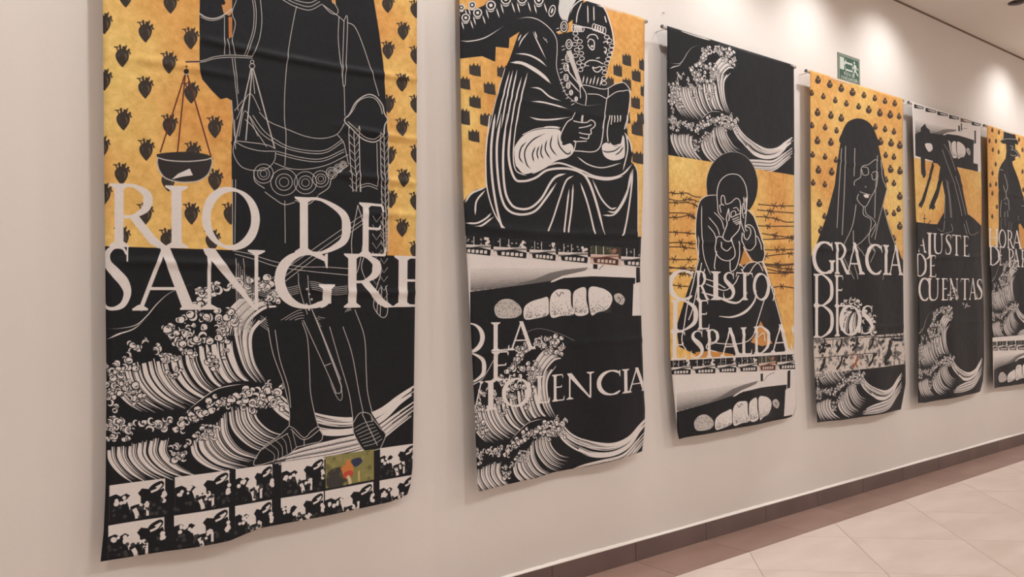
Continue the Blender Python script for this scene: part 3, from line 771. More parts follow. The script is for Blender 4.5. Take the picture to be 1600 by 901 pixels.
    a.line('470,378 560,385 640,420 702,470', [10, 12, 14, 8], taper=.2); a.line('435,440 520,445 610,490 680,540 730,590', [16, 22, 28, 24, 8], taper=.12)
    a.lines(11, '432,500 385,680 335,905', '455,495 412,680 372,905', '485,490 445,680 405,905', '518,540 470,720 440,905', '560,510 510,700 475,905', taper=.15); a.line('400,480 340,690 290,905', 5)
    a.lines(12, '580,615 650,625 720,680 800,710', '580,715 660,718 760,740 845,765', '570,822 640,840 740,840 870,822', '660,900 720,892 800,895', taper=.25)
    a.line('672,262 690,285', 4); a.line('690,270 702,300', 4)
    # hands
    a.view(700, 180, 4.097)
    a.poly('805,20 770,40 730,110 735,180 800,180 880,165 905,120 945,60 920,35 860,45', INK, True)
    a.lines(7, '800,20 765,45 730,110 722,150 735,180', '805,35 850,45 890,45 915,30 940,45 940,70 915,90', '840,80 890,72 920,60', '915,90 915,120 870,118 840,110', '905,125 895,150 845,140', '890,165 810,168', '805,165 820,170 810,230', '865,0 862,45')
    a.poly('420,230 430,190 480,130 560,95 650,85 720,95 725,150 740,190 790,180 808,230 770,270 700,290 620,340 540,375 470,375 430,320', PAPER, True)
    a.line('475,125 560,88 650,78 720,82', 6)
    a.lines(8, '500,170 465,210 455,270 480,310', '625,115 540,160 490,230 500,310 530,345', '560,200 540,250 550,300', '585,195 570,240 580,285', '605,180 595,240 612,280', '635,155 625,220 660,280', '670,125 660,200 700,260', '705,120 715,190 755,240 780,245 790,225', col=INK, taper=.2)
    a.line('430,330 480,380 540,372', 9, INK)
    a.poly('985,200 1010,175 1040,185 1070,200 1105,180 1118,130 1130,150 1132,250 1110,280 1050,288 1000,260', PAPER, True); a.lines(7, '985,225 1020,235 1070,225 1115,190', '1070,255 1100,235 1125,200', col=INK, taper=.2)
    a.lines(7, '1025,170 1020,100 1035,0', '1105,0 1100,40', '1045,60 1048,0', '1066,45 1066,0', '1085,45 1085,0', '1035,175 1060,195 1100,185', '1130,90 1150,0', '1005,0 965,215 815,228')
    # robe lower
    a.lines(8, '830,265 900,315 990,335 1110,305', '1140,120 1150,220 1120,355', '1130,110 1165,170 1178,240', taper=.1)
    a.lines(12, '640,325 720,305 850,350 940,390 1040,400 1120,375 1180,310', '820,355 920,395 1020,412 1120,390', taper=.1)
    a.lines(15, '300,-10 275,200 280,400 310,600 355,770', '340,-10 310,200 320,420 350,560 400,620 480,635 560,610 630,530 700,430', '375,-10 350,250 360,470 400,570 460,600 530,590 600,530 660,430 700,390 760,372', '410,-10 385,250 420,400 480,422 560,400 640,350 760,340 850,365 900,420 950,560 1010,795', taper=.06)
    a.lines(8, '440,0 415,230 430,350 500,388', taper=.1); a.line('266,2 244,200 240,330 250,480 300,640 385,765', 9)
    a.lines(11, '808,385 760,420 720,530 670,680 625,780', '780,470 745,785', '805,440 795,600 770,790', '850,430 900,580 950,795', '925,410 980,530 1040,595 1080,590', '1180,345 1150,480 1080,610 1020,615', '1170,360 1140,520 1070,630 990,640', '1185,340 1165,540 1130,740 1085,800', taper=.12)
    a.line('1190,315 1212,380 1215,800', 5)
    a.lines(12, '105,560 150,500 240,462', '235,480 180,550 170,640', '105,690 180,690 240,660 275,625', '105,715 200,710 290,650', taper=.15); a.line('200,715 210,760', 8)
    # ---- photographs, mouth and sea
    a.rect(-.05, 1.3, .4, 1.70, INK)
    lips(a, 0.0)
    a.rect(-.05, 1.3, .4, 1.21, INK)
    sv = a.v; swell(a, 0.2634, seed=11)
    a.view(700, 360, 4.097)
    a.line('470,665 560,630 640,635 750,670 820,705', 3, (150, 146, 142))
    a.word('OLA', [(20, 232), (262, 398), (388, 560)], (130, 590, 560, 582), (130, 780, 560, 758))
    a.word('DE', [(50, 240), (262, 405)], (100, 785, 405, 768), (100, 975, 405, 955))
    a.view(700, 560, 4.097)
    a.word('VIOLENCIA', [(90, 225), (225, 318), (345, 535), (555, 665), (668, 762), (765, 945), (955, 1105), (1105, 1160), (1140, 1285)], (200, 145, 1200, 60), (200, 338, 1200, 212))
    return a

def art3():
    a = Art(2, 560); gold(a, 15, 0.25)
    a.rect(-.05, 1.3, 2.155, 2.95, INK)
    swell(a, -1.371, seed=11)
    a.rect(-.05, 1.3, 2.0, 2.1, (205, 148, 76)); gold_patch = None
    g = Art(2, 560); gold(g, 15, 0.25)
    r0 = int((a.zt - 2.153) * a.ppm); a.im[r0:] = g.im[r0:]
    a.view(1020, 230, 4.504)
    # barbed wire
    wc = (70, 48, 32); r = random.Random(8)
    Wl = ['110,318 180,325 240,322 290,345 340,352', '110,362 190,378 260,365 330,385', '110,388 180,390 250,390 320,415', '110,462 200,462 260,470 300,498', '110,495 200,490 250,480 300,505', '110,595 200,600 300,608', '110,672 200,670 300,680', '110,700 200,702 300,712', '110,785 200,790 310,788', '110,850 200,848 300,850', '110,880 200,890 300,890']
    Wr = ['740,400 820,408 900,412 1000,412', '735,440 820,448 900,455 1000,462', '725,488 800,490 880,505 940,525 1000,525', '740,552 840,555 920,555 1000,555', '770,605 860,620 940,630 1000,645', '780,648 880,645 950,640 1000,628', '790,720 880,722 1000,718', '620,770 800,765 880,755 1000,745', '610,800 800,820 900,825 1000,818', '610,830 780,830 900,850 1000,858', '770,880 880,885 1000,882']
    for s in Wl + Wr:
        a.line(s, 7, wc); p = catmull(P(s), 8)
        for k in range(2):
            x, y = p[r.randrange(4, len(p) - 2)]
            for dx, dy in ((-16, -14), (14, -22), (-6, 26), (18, 14)): a.line([(x, y), (x + dx * r.uniform(.7, 1.3), y + dy * r.uniform(.7, 1.3))], 5.5, wc, smooth=False)
            a.disc(x, y, 9, wc, 6)
    a.view(1020, 400, 3.004)
    for s in ('80,50 140,60 200,70', '80,85 150,82 200,95', '80,132 130,140 170,142', '530,38 600,45 670,40', '540,60 600,72 670,75', '560,148 610,142 670,150'):
        a.line(s, 5, wc); x, y = P(s)[1]; a.line([(x - 8, y - 14), (x + 8, y + 14)], 4, wc, smooth=False); a.line([(x + 8, y - 12), (x - 8, y + 12)], 4, wc, smooth=False)
    a.view(1020, 230, 4.504)
    c = PAPER
    # halo and body
    t = np.linspace(0, 6.2832, 28, endpoint=False)
    a.poly(np.stack([558 + 180 * np.cos(t), 265 + 232 * np.sin(t)], 1), INK, True); a.line(np.stack([558 + 180 * np.cos(t[13:28]), 265 + 232 * np.sin(t[13:28])], 1), 3.5, (170, 164, 160))
    a.poly('460,335 380,340 330,380 308,480 302,620 322,780 300,860 250,1000 175,1260 190,1400 330,1472 900,1472 960,1440 905,1180 850,980 790,860 770,830 790,750 770,640 720,500 660,440', INK)
    a.poly('600,840 640,705 690,780 720,810 650,820', (200, 140, 72))
    a.poly('730,1290 760,1220 800,1290 850,1380 770,1400 680,1370', (200, 140, 72)); a.poly('300,1440 420,1430 560,1455 560,1480 300,1480', (200, 140, 72))
    a.lines(6, '460,335 380,342 332,382 308,480 303,620 320,760 330,800', '345,405 345,560 360,760 410,900', '430,455 480,510 500,580', '393,490 450,560 470,620', '388,550 430,600 445,640', '320,620 325,770', taper=.06)
    # head
    a.line('455,400 452,310 475,235 530,192 600,198 645,260 660,340 655,420 640,470', 6)
    a.lines(6, '455,400 462,460 500,510', '510,400 500,345 482,345 480,390 500,410', '485,405 470,410 480,460', '512,402 545,390 580,360 605,375 612,420 608,460', '545,490 550,455 575,450 580,475', '560,430 585,425 600,450')
    a.lines(7, '530,430 515,500 520,540 500,600 492,635 515,660 545,658 550,640 600,580 610,520', '530,432 535,490 530,520', '545,495 610,465', '555,510 600,490', '560,525 605,505', '570,535 608,520', '580,545 612,530')
    a.lines(7, '615,410 612,500 625,560 640,600', '630,395 625,450 635,500', '645,360 655,420 645,560 660,590', '635,350 640,440', '655,350 650,480')
    # sleeves
    a.lines(7, '490,632 455,630 440,680 445,740 480,785 530,798 570,770 572,720 555,680 550,640', '478,665 485,705 520,728 550,700', '450,730 435,830 440,860')
    a.lines(7, '625,600 622,660 650,715 690,722 720,680 722,610 705,565 675,545 650,555 680,570 685,610 660,650 640,635 635,605', '722,620 745,640 770,720', '660,440 700,470 740,560 780,680 792,760 770,815', '630,700 690,800', '600,660 605,760 580,850 545,870 540,800')
    a.lines(7, '620,870 660,820 710,805 750,820 780,870', '600,820 640,850')
    a.view(1020, 400, 3.004)
    a.lines(5, '215,20 205,60 190,130 165,230 150,330', '230,30 220,90 190,240 170,300', '245,60 240,100 290,120 340,150', '250,130 300,150 340,160 380,130 400,90', '410,60 440,90 480,40 520,30 545,100 540,160 500,280', '520,30 560,140 600,280 640,440', '500,280 460,380 400,410 320,410 260,400', '150,330 140,400 160,440', '270,390 250,430 300,450', '540,120 575,160 570,210', '490,380 520,360 530,400')
    a.line('230,170 300,190 360,215 400,215 440,170', [6, 9, 12, 9, 4]); a.line('310,282 370,285 430,260 475,210 485,160', [3, 9, 13, 9, 3])
    a.rect(-.05, 1.3, .4, 1.043, PAPER)
    lips(a, 0.651, rdz=-.036)
    a.view(1020, 400, 3.004)
    a.word('CRISTO', [(78, 195), (200, 268), (270, 322), (325, 385), (385, 470), (468, 555)], (80, 62, 555, 82), (80, 205, 555, 207), t=.15)
    a.word('DE', [(85, 212), (205, 268)], (85, 205, 268, 205), (85, 355, 268, 342), t=.15)
    a.word('ESPALDAS', [(85, 165), (175, 240), (245, 310), (315, 410), (402, 462), (465, 555), (560, 655), (650, 712)], (90, 355, 660, 318), (90, 488, 660, 445), t=.15)
    return a

def art4():
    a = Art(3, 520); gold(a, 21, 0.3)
    a.view(1250, 70, 2.728)
    for x, y in P('77,150 128,168 178,185 225,202 272,215 318,228 362,240 403,250 100,220 152,236 200,250 250,263 292,277 340,290 384,298 422,305 75,288 133,300 178,312 320,350 362,360 400,370 52,343 108,352 158,365 75,408 133,415 343,412 388,418 425,428 55,468 107,477 155,490 365,470 400,478 80,533 137,541 385,530 425,537 58,587 108,595 400,590 85,675 425,645 367,575 367,715 400,718 425,772 107,730 92,790 400,825 50,205 420,700'): fruit(a, x, y, 12.5 if (x // 25) % 2 else 10)
    c = (176, 170, 164)
    a.poly('240,315 205,328 182,370 166,470 150,600 112,740 80,830 30,960 30,1400 470,1400 470,960 432,905 400,830 380,770 352,690 362,650 370,610 345,480 325,390 312,362 295,338 275,322 258,315', INK)
    a.poly('180,420 183,370 205,330 240,314 275,320 305,345 328,395 335,430', INK, True)
    a.lines(3.2, '180,440 170,600 160,780', '197,430 192,620 182,810', '235,440 232,560', '330,470 320,620 315,740', '345,490 350,560 368,610', '370,615 350,690 330,760 315,830', '355,690 380,780 405,850', '240,680 225,770 190,850', '228,790 232,850 260,840 300,790 320,760', '275,690 280,720 305,740 320,770 300,820', '268,690 270,725 300,750 290,830 310,880', col=c)
    a.lines(3.5, '232,600 235,580 258,562 262,520 290,510 318,490 332,495', '262,520 285,525 290,550 270,555 262,530', '305,545 325,540 330,565 310,575 303,550', '330,540 325,600 300,650 275,690 245,660 250,635', '255,625 270,632 300,640', col=c)
    a.disc(278, 605, 4, (130, 124, 120)); a.poly('268,640 282,636 292,642 290,652 276,652', (226, 216, 208))
    a.view(1250, 380, 3.0056)
    a.lines(3, '205,60 260,180 275,225', '255,100 270,160 268,225', '390,150 375,225', '260,0 300,60', '330,0 345,40 325,90', col=c)
    a.rect(-.05, 1.3, .4, 1.50, INK)
    swell(a, 0.21, seed=11)
    a.rect(-.05, 1.3, 1.10, 1.50, INK); a.view(1250, 380, 3.0056)
    foam(a, '215,285 240,265 265,280 285,310 300,330 320,350 335,390 330,410 210,330 200,370', 26, 8, 15, 3, 12)
    stripes(a, '190,420 195,370 210,340 240,320', '285,430 280,390 280,350 275,320', 9, (3, 6), seed=6)
    # band of photographs
    a.rect(-.05, 1.3, .878, 1.108, (206, 196, 188))
    n = noise2(a.H, a.W, 16, 61, 3); ya, yb = int((a.zt - 1.108) * a.ppm), int((a.zt - .878) * a.ppm)
    sh = np.clip((n[ya:yb] - .50) * 5.5, 0, 1)[:, :, None]
    a.im[ya:yb] = a.im[ya:yb] * (1 - sh * .62) + np.array(INK) * sh * .62
    r = random.Random(12); a.v = None
    for i in range(4):
        for j in range(2):
            u0 = .0 + i * .2; z0 = 1.0 - j * .115; tint = (i == 2 and j == 1)
            d = INK if not tint else (150, 84, 52)
            for k in range(11):
                x = u0 + .04 + .14 * r.random(); y = z0 + .02 + .075 * r.random()
                a.poly([(x + r.uniform(-.03, .03), y + r.uniform(-.02, .02)) for q in range(5)], d if r.random() < .7 else (120, 114, 110), True)
            a.line([(u0 + .06, z0 + .01), (u0 + .11, z0 + .05), (u0 + .13, z0 + .1)], .02, d)
            a.line([(u0, z0 + .1), (u0 + .2, z0 + .095)], .006, (90, 84, 80), smooth=False)
    for k in range(16):
        x = .82 + .3 * r.random(); y = .9 + .17 * r.random(); a.poly([(x + r.uniform(-.05, .05), y + r.uniform(-.025, .025)) for q in range(5)], INK if r.random() < .6 else (150, 144, 138), True)
    a.line([(.88, .9), (.95, .97), (1.0, 1.06)], .045, INK); a.line([(1.0, 1.07), (1.12, 1.06), (1.2, 1.06)], .02, INK); a.line([(.8, 1.09), (1.2, 1.085)], .01, INK, smooth=False)
    a.view(1250, 380, 3.0056)
    a.word('GRACIA', [(62, 165), (160, 238), (218, 300), (303, 385), (385, 420), (415, 488)], (62, -12, 490, 12), (62, 142, 490, 150), t=.14)
    a.word('DE', [(62, 158), (160, 210)], (62, 142, 210, 150), (62, 292, 210, 298), t=.14)
    a.word('DIOS', [(62, 160), (162, 190), (185, 288), (282, 340)], (62, 290, 340, 290), (62, 445, 340, 425), t=.14)
    return a

def art5():
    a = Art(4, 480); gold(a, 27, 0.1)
    a.rect(-.05, 1.3, 2.434, 2.95, PAPER)
    lips(a, -1.208, row=False)
    a.rect(-.05, 1.3, 2.39, 2.434, PAPER); a.rect(-.05, 1.3, 2.33, 2.392, INK) if False else None
    g = Art(4, 480); gold(g, 27, 0.1); r0 = int((a.zt - 2.434) * a.ppm); a.im[r0:] = g.im[r0:]
    a.view(1410, 150, 3.605)
    a.poly('60,45 445,160 445,172 60,60', PAPER)
    for i, (x0, x1) in enumerate(((66, 122), (133, 192), (198, 256), (264, 318), (326, 384), (388, 440))):
        y = 45 + (x0 - 66) * .30; h = (x1 - x0) * .30
        d = INK if i != 4 else (96, 66, 58)
        a.poly([(x0, y), (x1, y + h), (x1, y + h + 12), (x0, y + 22)], d); a.poly([(x0 + 14, y + 10), (x1 - 10, y + h + 1), (x1 - 4, y + h + 8), (x0 + 24, y + 18)], (214, 208, 204), True)
    a.poly('328,152 334,154 334,192 328,192', INK)
    # falling figure
    c = (150, 146, 142)
    a.poly('130,155 138,175 155,190 160,210 190,212 240,225 262,260 270,310 300,380 325,450 345,560 365,665 400,690 440,725 455,740 455,905 85,905 80,712 200,722 215,690 235,655 240,560 225,480 215,400 200,380 175,375 172,330 140,325 130,330 132,400 136,440 125,462 108,440 105,330 92,300 86,240 80,208 105,200 105,180', INK)
    a.poly('172,370 182,390 160,480 130,590 110,630 92,612 110,585 140,500', INK); a.poly('215,400 225,470 205,560 185,610 182,640 155,630 165,595 195,520', INK)
    a.line('100,600 95,625', 5, INK); a.line('112,600 108,630', 5, INK); a.line('160,610 158,640', 5, INK); a.line('180,600 188,632', 5, INK); a.line('120,440 118,460', 5, INK)
    a.poly('130,270 165,268 172,300 150,312', PAPER, True)
    a.lines(3, '245,470 262,560 275,730', '255,480 272,600 280,740', '290,480 320,600 345,730 360,780', '300,450 330,560 350,650 375,780', '240,560 238,700 230,760', '310,700 320,745 345,780', '225,300 260,400 290,480', '235,270 270,330 300,420', '200,730 270,760 230,775', '280,760 240,780', '370,780 420,770 455,760', col=c)
    a.lines(4, '128,665 128,720', '118,690 140,690', '165,700 150,720', col=INK)
    a.rect(-.05, 1.3, .4, 1.945, INK)
    a.view(1410, 150, 3.605)
    a.poly('80,712 200,722 215,695 370,668 400,690 455,740 455,905 80,905', INK)
    a.lines(3, '275,720 280,760 230,775', '345,720 360,780', '355,700 380,780 430,765', '238,700 230,760 200,745', col=c)
    swell(a, .168, seed=11)
    a.view(1425, 350, 6.93)
    foam(a, '400,760 430,700 460,720 480,790 420,800 560,870 600,890', 18, 9, 18, 5, 14)
    a.word('AJUSTE', [(60, 165), (150, 235), (232, 345), (355, 425), (425, 530), (545, 612)], (60, 78, 612, 130), (60, 300, 612, 355), t=.14)
    a.rect(.0, .05, 1.5, 1.9, INK); a.poly('55,60 150,60 118,180 62,300', INK)
    a.word('DE', [(30, 165), (190, 272)], (80, 320, 272, 338), (80, 565, 272, 575), t=.16)
    a.word('CUENTAS', [(70, 195), (170, 312), (318, 388), (395, 495), (520, 615), (612, 700), (690, 778)], (70, 580, 778, 592), (70, 832, 778, 815), t=.15)
    return a

def art6():
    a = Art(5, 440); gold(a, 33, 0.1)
    a.view(1530, 190, 5.63)
    d = (84, 56, 36)
    for x, y in P('115,75 175,95 90,170 148,172 120,248 172,268 145,375 118,455 150,550 118,632 158,750 118,835 380,250 380,440 385,600 100,560 350,160 420,330 470,500 520,300 560,650 480,760 430,900 600,420'): a.disc(x, y, 10, d, 19); a.disc(x, y - 16, 5, d, 8)
    # dark robed figure with brimmed hat and long nose
    a.poly('220,88 320,115 325,150 345,180 340,205 318,195 320,240 335,255 362,300 360,325 340,300 318,310 320,335 295,350 300,380 330,460 350,520 380,640 400,740 420,905 176,905 172,700 168,480 175,420 200,370 235,325 245,260 240,195 205,190 185,168 215,150', INK)
    a.lines(5, '190,165 250,150 330,155', '275,210 300,220 285,250', '290,245 320,255 345,290 362,318', '280,285 300,300 330,292', '172,430 190,420 215,428', '225,460 245,520 255,580 240,620', '215,560 235,620 250,680', '220,690 240,670 262,690 270,780', '225,710 250,730', '200,690 190,780 195,900', '230,790 225,900', '255,780 260,900', '345,830 352,900', '370,740 395,740', col=(170, 166, 160))
    a.view(1530, 340, 10.01)
    a.poly('315,-10 700,-10 760,300 900,470 900,900 130,900 150,440 300,440', INK); a.poly('615,110 640,90 700,200 760,340 760,480 640,490 625,250', (204, 148, 78))
    a.lines(7, '360,0 345,120 360,200', '410,0 420,130', '480,60 470,180', '520,80 500,190', '610,0 620,50', '545,300 550,420', col=(120, 118, 116))
    a.rect(-.05, 1.3, .4, 1.60, INK)
    swell(a, -.241, seed=11)
    a.rect(-.05, 1.3, .4, 1.02, PAPER)
    lips(a, .672)
    a.view(1530, 340, 10.01)
    a.word('HORA', [(140, 315), (310, 430), (440, 555), (530, 665)], (150, 165, 660, 210), (150, 455, 660, 490), t=.13)
    a.word('DE', [(150, 325), (318, 372)], (150, 440, 372, 450), (150, 742, 372, 745), t=.13)
    a.word('PAR', [(455, 550), (530, 635), (645, 760)], (455, 480, 660, 500), (455, 770, 760, 775), t=.13)
    return a

# ------------------------------------------------------------------ banners
def print_material(a, name):
    im = np.clip(a.im, 0, 255)
    n = noise2(a.H, a.W, 3, 5, 1)
    im = im + ((n - .5) * 8)[:, :, None]
    rgba = np.ones((a.H, a.W, 4), np.float32)
    rgba[:, :, :3] = np.clip(im[::-1], 0, 255) / 255.0
    img = bpy.data.images.new(name, a.W, a.H, alpha=False)
    img.pixels.foreach_set(rgba.ravel()); img.update(); img.pack()
    m = bpy.data.materials.new(name); m.use_nodes = True
    nt = m.node_tree; b = nt.nodes['Principled BSDF']
    t = nt.nodes.new('ShaderNodeTexImage'); t.image = img; t.extension = 'EXTEND'
    nt.links.new(t.outputs['Color'], b.inputs['Base Color'])
    b.inputs['Roughness'].default_value = 0.52
    b.inputs['Specular IOR Level'].default_value = 0.22
    b.inputs['Sheen Weight'].default_value = 0.03
    b.inputs['Sheen Roughness'].default_value = 0.5
    tc = nt.nodes.new('ShaderNodeTexCoord')
    nz = nt.nodes.new('ShaderNodeTexNoise'); nz.inputs['Scale'].default_value = 9.0; nz.inputs['Detail'].default_value = 5
    nt.links.new(tc.outputs['Object'], nz.inputs['Vector'])
    bp = nt.nodes.new('ShaderNodeBump'); bp.inputs['Strength'].default_value = 0.22; bp.inputs['Distance'].default_value = 0.02
    nt.links.new(nz.outputs['Fac'], bp.inputs['Height']); nt.links.new(bp.outputs[0], b.inputs['Normal'])
    return m

M_ROD = mat('white_plastic_rod', (214, 208, 202), 0.4, 0.45)
M_CAP = mat('grey_end_cap', (110, 102, 96), 0.5, 0.4)
ROD_Y, ROD_Z, ROD_R = -0.060, 2.853, 0.010

def prof(s):
    p = P(s); X, Z = wallpt(p[:, 0], p[:, 1], W0); return X, Z

EDGES = [
    ('161,-160 161,0 163,200 165,400 167,600 166,760 163,830 158,877', '652,-90 652,0 651,300 650,600 649,731 646,760 641,775',
     '158,878 200,872 258,861 309,853 356,844 376,836 403,825 444,817 511,805 612,786 630,780 641,774'),
    ('718,-10 718,0 720,150 723,300 729,420 734,520 739,640 742,767', '1007,40 1004,300 1000,420 1003,520 1006,600 1009,640 1009,670 1006,705',
     '740,767 773,761 837,747 866,738 920,729 946,722 981,712 1006,705'),
    ('1043,46 1044,150 1046,300 1047,433 1050,560 1054,605 1060,676 1062,686', '1241,106 1242,300 1242,420 1243,546 1249,613 1250,636 1246,650',
     '1062,686 1073,683 1150,668 1233,654 1246,650'),
    ('1266,113 1267,250 1269,400 1271,500 1273,560 1277,620 1279,660', '1411,158 1411,300 1412,423 1415,520 1419,570 1420,600 1414,640', '1279,660 1316,656 1413,640'),
    ('1425,162 1428,250 1432,350 1434,440 1435,520 1435,629', '1532,195 1534,300 1534,400 1540,480 1542,560 1541,595 1537,612', '1435,629 1449,629 1539,611'),
    ('1542,198 1544,300 1546,400 1549,441 1550,504 1551,542 1553,607', None, '1553,607 1600,599'),
]
CREASE = {0: [(2.30, .25, 1.25, .0035), (2.06, .8, 1.25, .004), (1.86, .75, 1.25, .0035), (1.50, 0, .5, .003), (1.72, .9, 1.25, .003), (2.18, 0, .5, .0025), (1.42, .6, 1.25, .0025)]}

def build_banner(k, a, label):
    m = print_material(a, 'printed_cloth_%d' % (k + 1))
    root = empty('exhibition_banner', (BX[k] + BW / 2, ROD_Y, ROD_Z))
    tag(root, label, 'banner', 'printed fabric banners on the gallery wall')
    el, er, eb = EDGES[k]
    lx, lz = prof(el); bx, bz = prof(eb)
    if er is None: rz = np.array([ZT, 1.5, bz[-1]]); rx = np.array([BX[k] + BW, BX[k] + BW - .01, BX[k] + BW + .02])
    else: rx, rz = prof(er)
    def L(z): return np.interp(z, lz[::-1], lx[::-1])
    def R(z): return np.interp(z, rz[::-1], rx[::-1])
    nx, nw, nz_ = 56, 6, (300 if k == 0 else 170)
    rs_ = random.Random(100 + k)
    ph = [rs_.uniform(0, 6.28) for _ in range(6)]
    bm = bmesh.new(); uvl = bm.loops.layers.uv.new('UVMap')
    grid = []; uv = {}
    r = ROD_R + 0.0015
    for j in range(nw + nz_ + 1):
        row = []
        for i in range(nx + 1):
            s = i / nx
            if j < nw:
                th = math.pi * (1.35 - 1.35 * j / nw)         # round the rod: from behind, over the top, to the front
                z = ROD_Z + r * math.sin(th); y = ROD_Y + r * math.cos(th)
                x = L(ROD_Z) * (1 - s) + R(ROD_Z) * s
                y = ROD_Y - r * math.cos(th)
                zz = ROD_Z + r * max(0.2, math.sin(th))
            else:
                t = (j - nw) / nz_
                x = L(ROD_Z) * (1 - s) + R(ROD_Z) * s
                zb = np.interp(x + (L(0.6) - L(ROD_Z)) * (1 - s), bx, bz)
                z = ROD_Z * (1 - t) + zb * t
                for _ in range(2):
                    x = L(z) * (1 - s) + R(z) * s
                    zb = np.interp(x, bx, bz); z = ROD_Z * (1 - t) + zb * t
                g = t * t
                y = ROD_Y - r
                y += (0.0025 + 0.010 * g) * math.sin(6.5 * s + ph[0] + 1.2 * t) + (0.0012 + 0.004 * g) * math.sin(15 * s + ph[1] - 2 * t)
                y += 0.003 * t * math.sin(9 * t + 3 * s + ph[2])
                y *= 1.0
                for (cz, u0, u1, am) in CREASE.get(k, [(ROD_Z - .55, 0, 1.25, .002), (ROD_Z - 1.15, 0, 1.25, .0025), (ROD_Z - 1.7, 0, 1.25, .002)]):
                    u = x - BX[k]
                    if u0 <= u <= u1:
                        e = min(1, (u - u0) / .15 + .1, (u1 - u) / .15 + .3)
                        dd = (z - cz - .012 * math.sin(u * 4 + cz * 9)) / 0.013
                        y -= 1.9 * am * e * math.exp(-dd * dd)
                # lower corners roll gently towards the wall
                y += 0.020 * g * g * (max(0, s - .8) / .2) ** 2 - 0.010 * g * g * (max(0, .15 - s) / .15) ** 2
                y = min(y, -0.012)
                zz = z
            row.append(bm.verts.new((x, y, z)))
            uv[row[-1]] = ((x - a.x0) * a.ppm / a.W, 1 - (a.zt - zz) * a.ppm / a.H)
        grid.append(row)
    for j in range(len(grid) - 1):
        for i in range(nx):
            f = bm.faces.new((grid[j][i], grid[j + 1][i], grid[j + 1][i + 1], grid[j][i + 1])); f.smooth = True
            for l in f.loops: l[uvl].uv = uv[l.vert]
    me = bpy.data.meshes.new('cloth'); bm.to_mesh(me); bm.free(); me.materials.append(m)
    o = bpy.data.objects.new('cloth', me); COL.objects.link(o)
    o.parent = root; o.matrix_parent_inverse = Matrix.Translation(-Vector(root.location))
    sm = o.modifiers.new('thickness', 'SOLIDIFY'); sm.thickness = 0.0007; sm.offset = -1
    x0, x1 = float(L(ROD_Z)), float(R(ROD_Z))
    def part(name, bm, mm, lab=None, sm=True):
        q = mesh_obj(name, bm, mm, None, sm); q.parent = root; q.matrix_parent_inverse = Matrix.Translation(-Vector(root.location))
        if lab: q['label'] = lab
        return q
    bm = bmesh.new(); add_cyl(bm, (x0 - .030, ROD_Y, ROD_Z), (x1 + .024, ROD_Y, ROD_Z), ROD_R, n=16)
    rod = part('rod', bm, M_ROD, 'slim white hanging rod')
    for x, d in ((x0 - .030, -1), (x1 + .024, 1)):
        bm = bmesh.new(); add_cyl(bm, (x, ROD_Y, ROD_Z), (x + d * .007, ROD_Y, ROD_Z), ROD_R * 1.12, ROD_R * .8, 16)
        q = part('end_cap', bm, M_CAP, 'small grey end cap'); q.parent = rod; q.matrix_parent_inverse = Matrix.Identity(4)
    for x in (x0 - .014, x1 + .010):
        bm = bmesh.new(); add_cyl(bm, (x, -0.0012, ROD_Z - ROD_R - .002), (x, ROD_Y - .004, ROD_Z - ROD_R - .002), .0022, n=8)
        add_cyl(bm, (x, ROD_Y - ROD_R - .002, ROD_Z - ROD_R - .004), (x, ROD_Y - ROD_R - .002, ROD_Z - .002), .0022, n=8)
        part('wall_hook', bm, M_STEEL)
    return root

LABELS = [
    'wide black and gold banner reading RIO DE SANGRE with an armoured figure holding scales',
    'banner reading OLA DE VIOLENCIA with a bearded man in a robe holding a book',
    'banner reading CRISTO DE ESPALDAS with a seated figure covering its face, barbed wire behind',
    'banner reading GRACIA DE DIOS with a long-haired veiled woman on patterned gold',
    'banner reading AJUSTE DE CUENTAS with a limp bending figure below a large mouth',
    'banner at the right edge with a dark figure in a brimmed hat',
]
for k, fn in enumerate((art1, art2, art3, art4, art5, art6)):
    build_banner(k, fn(), LABELS[k])

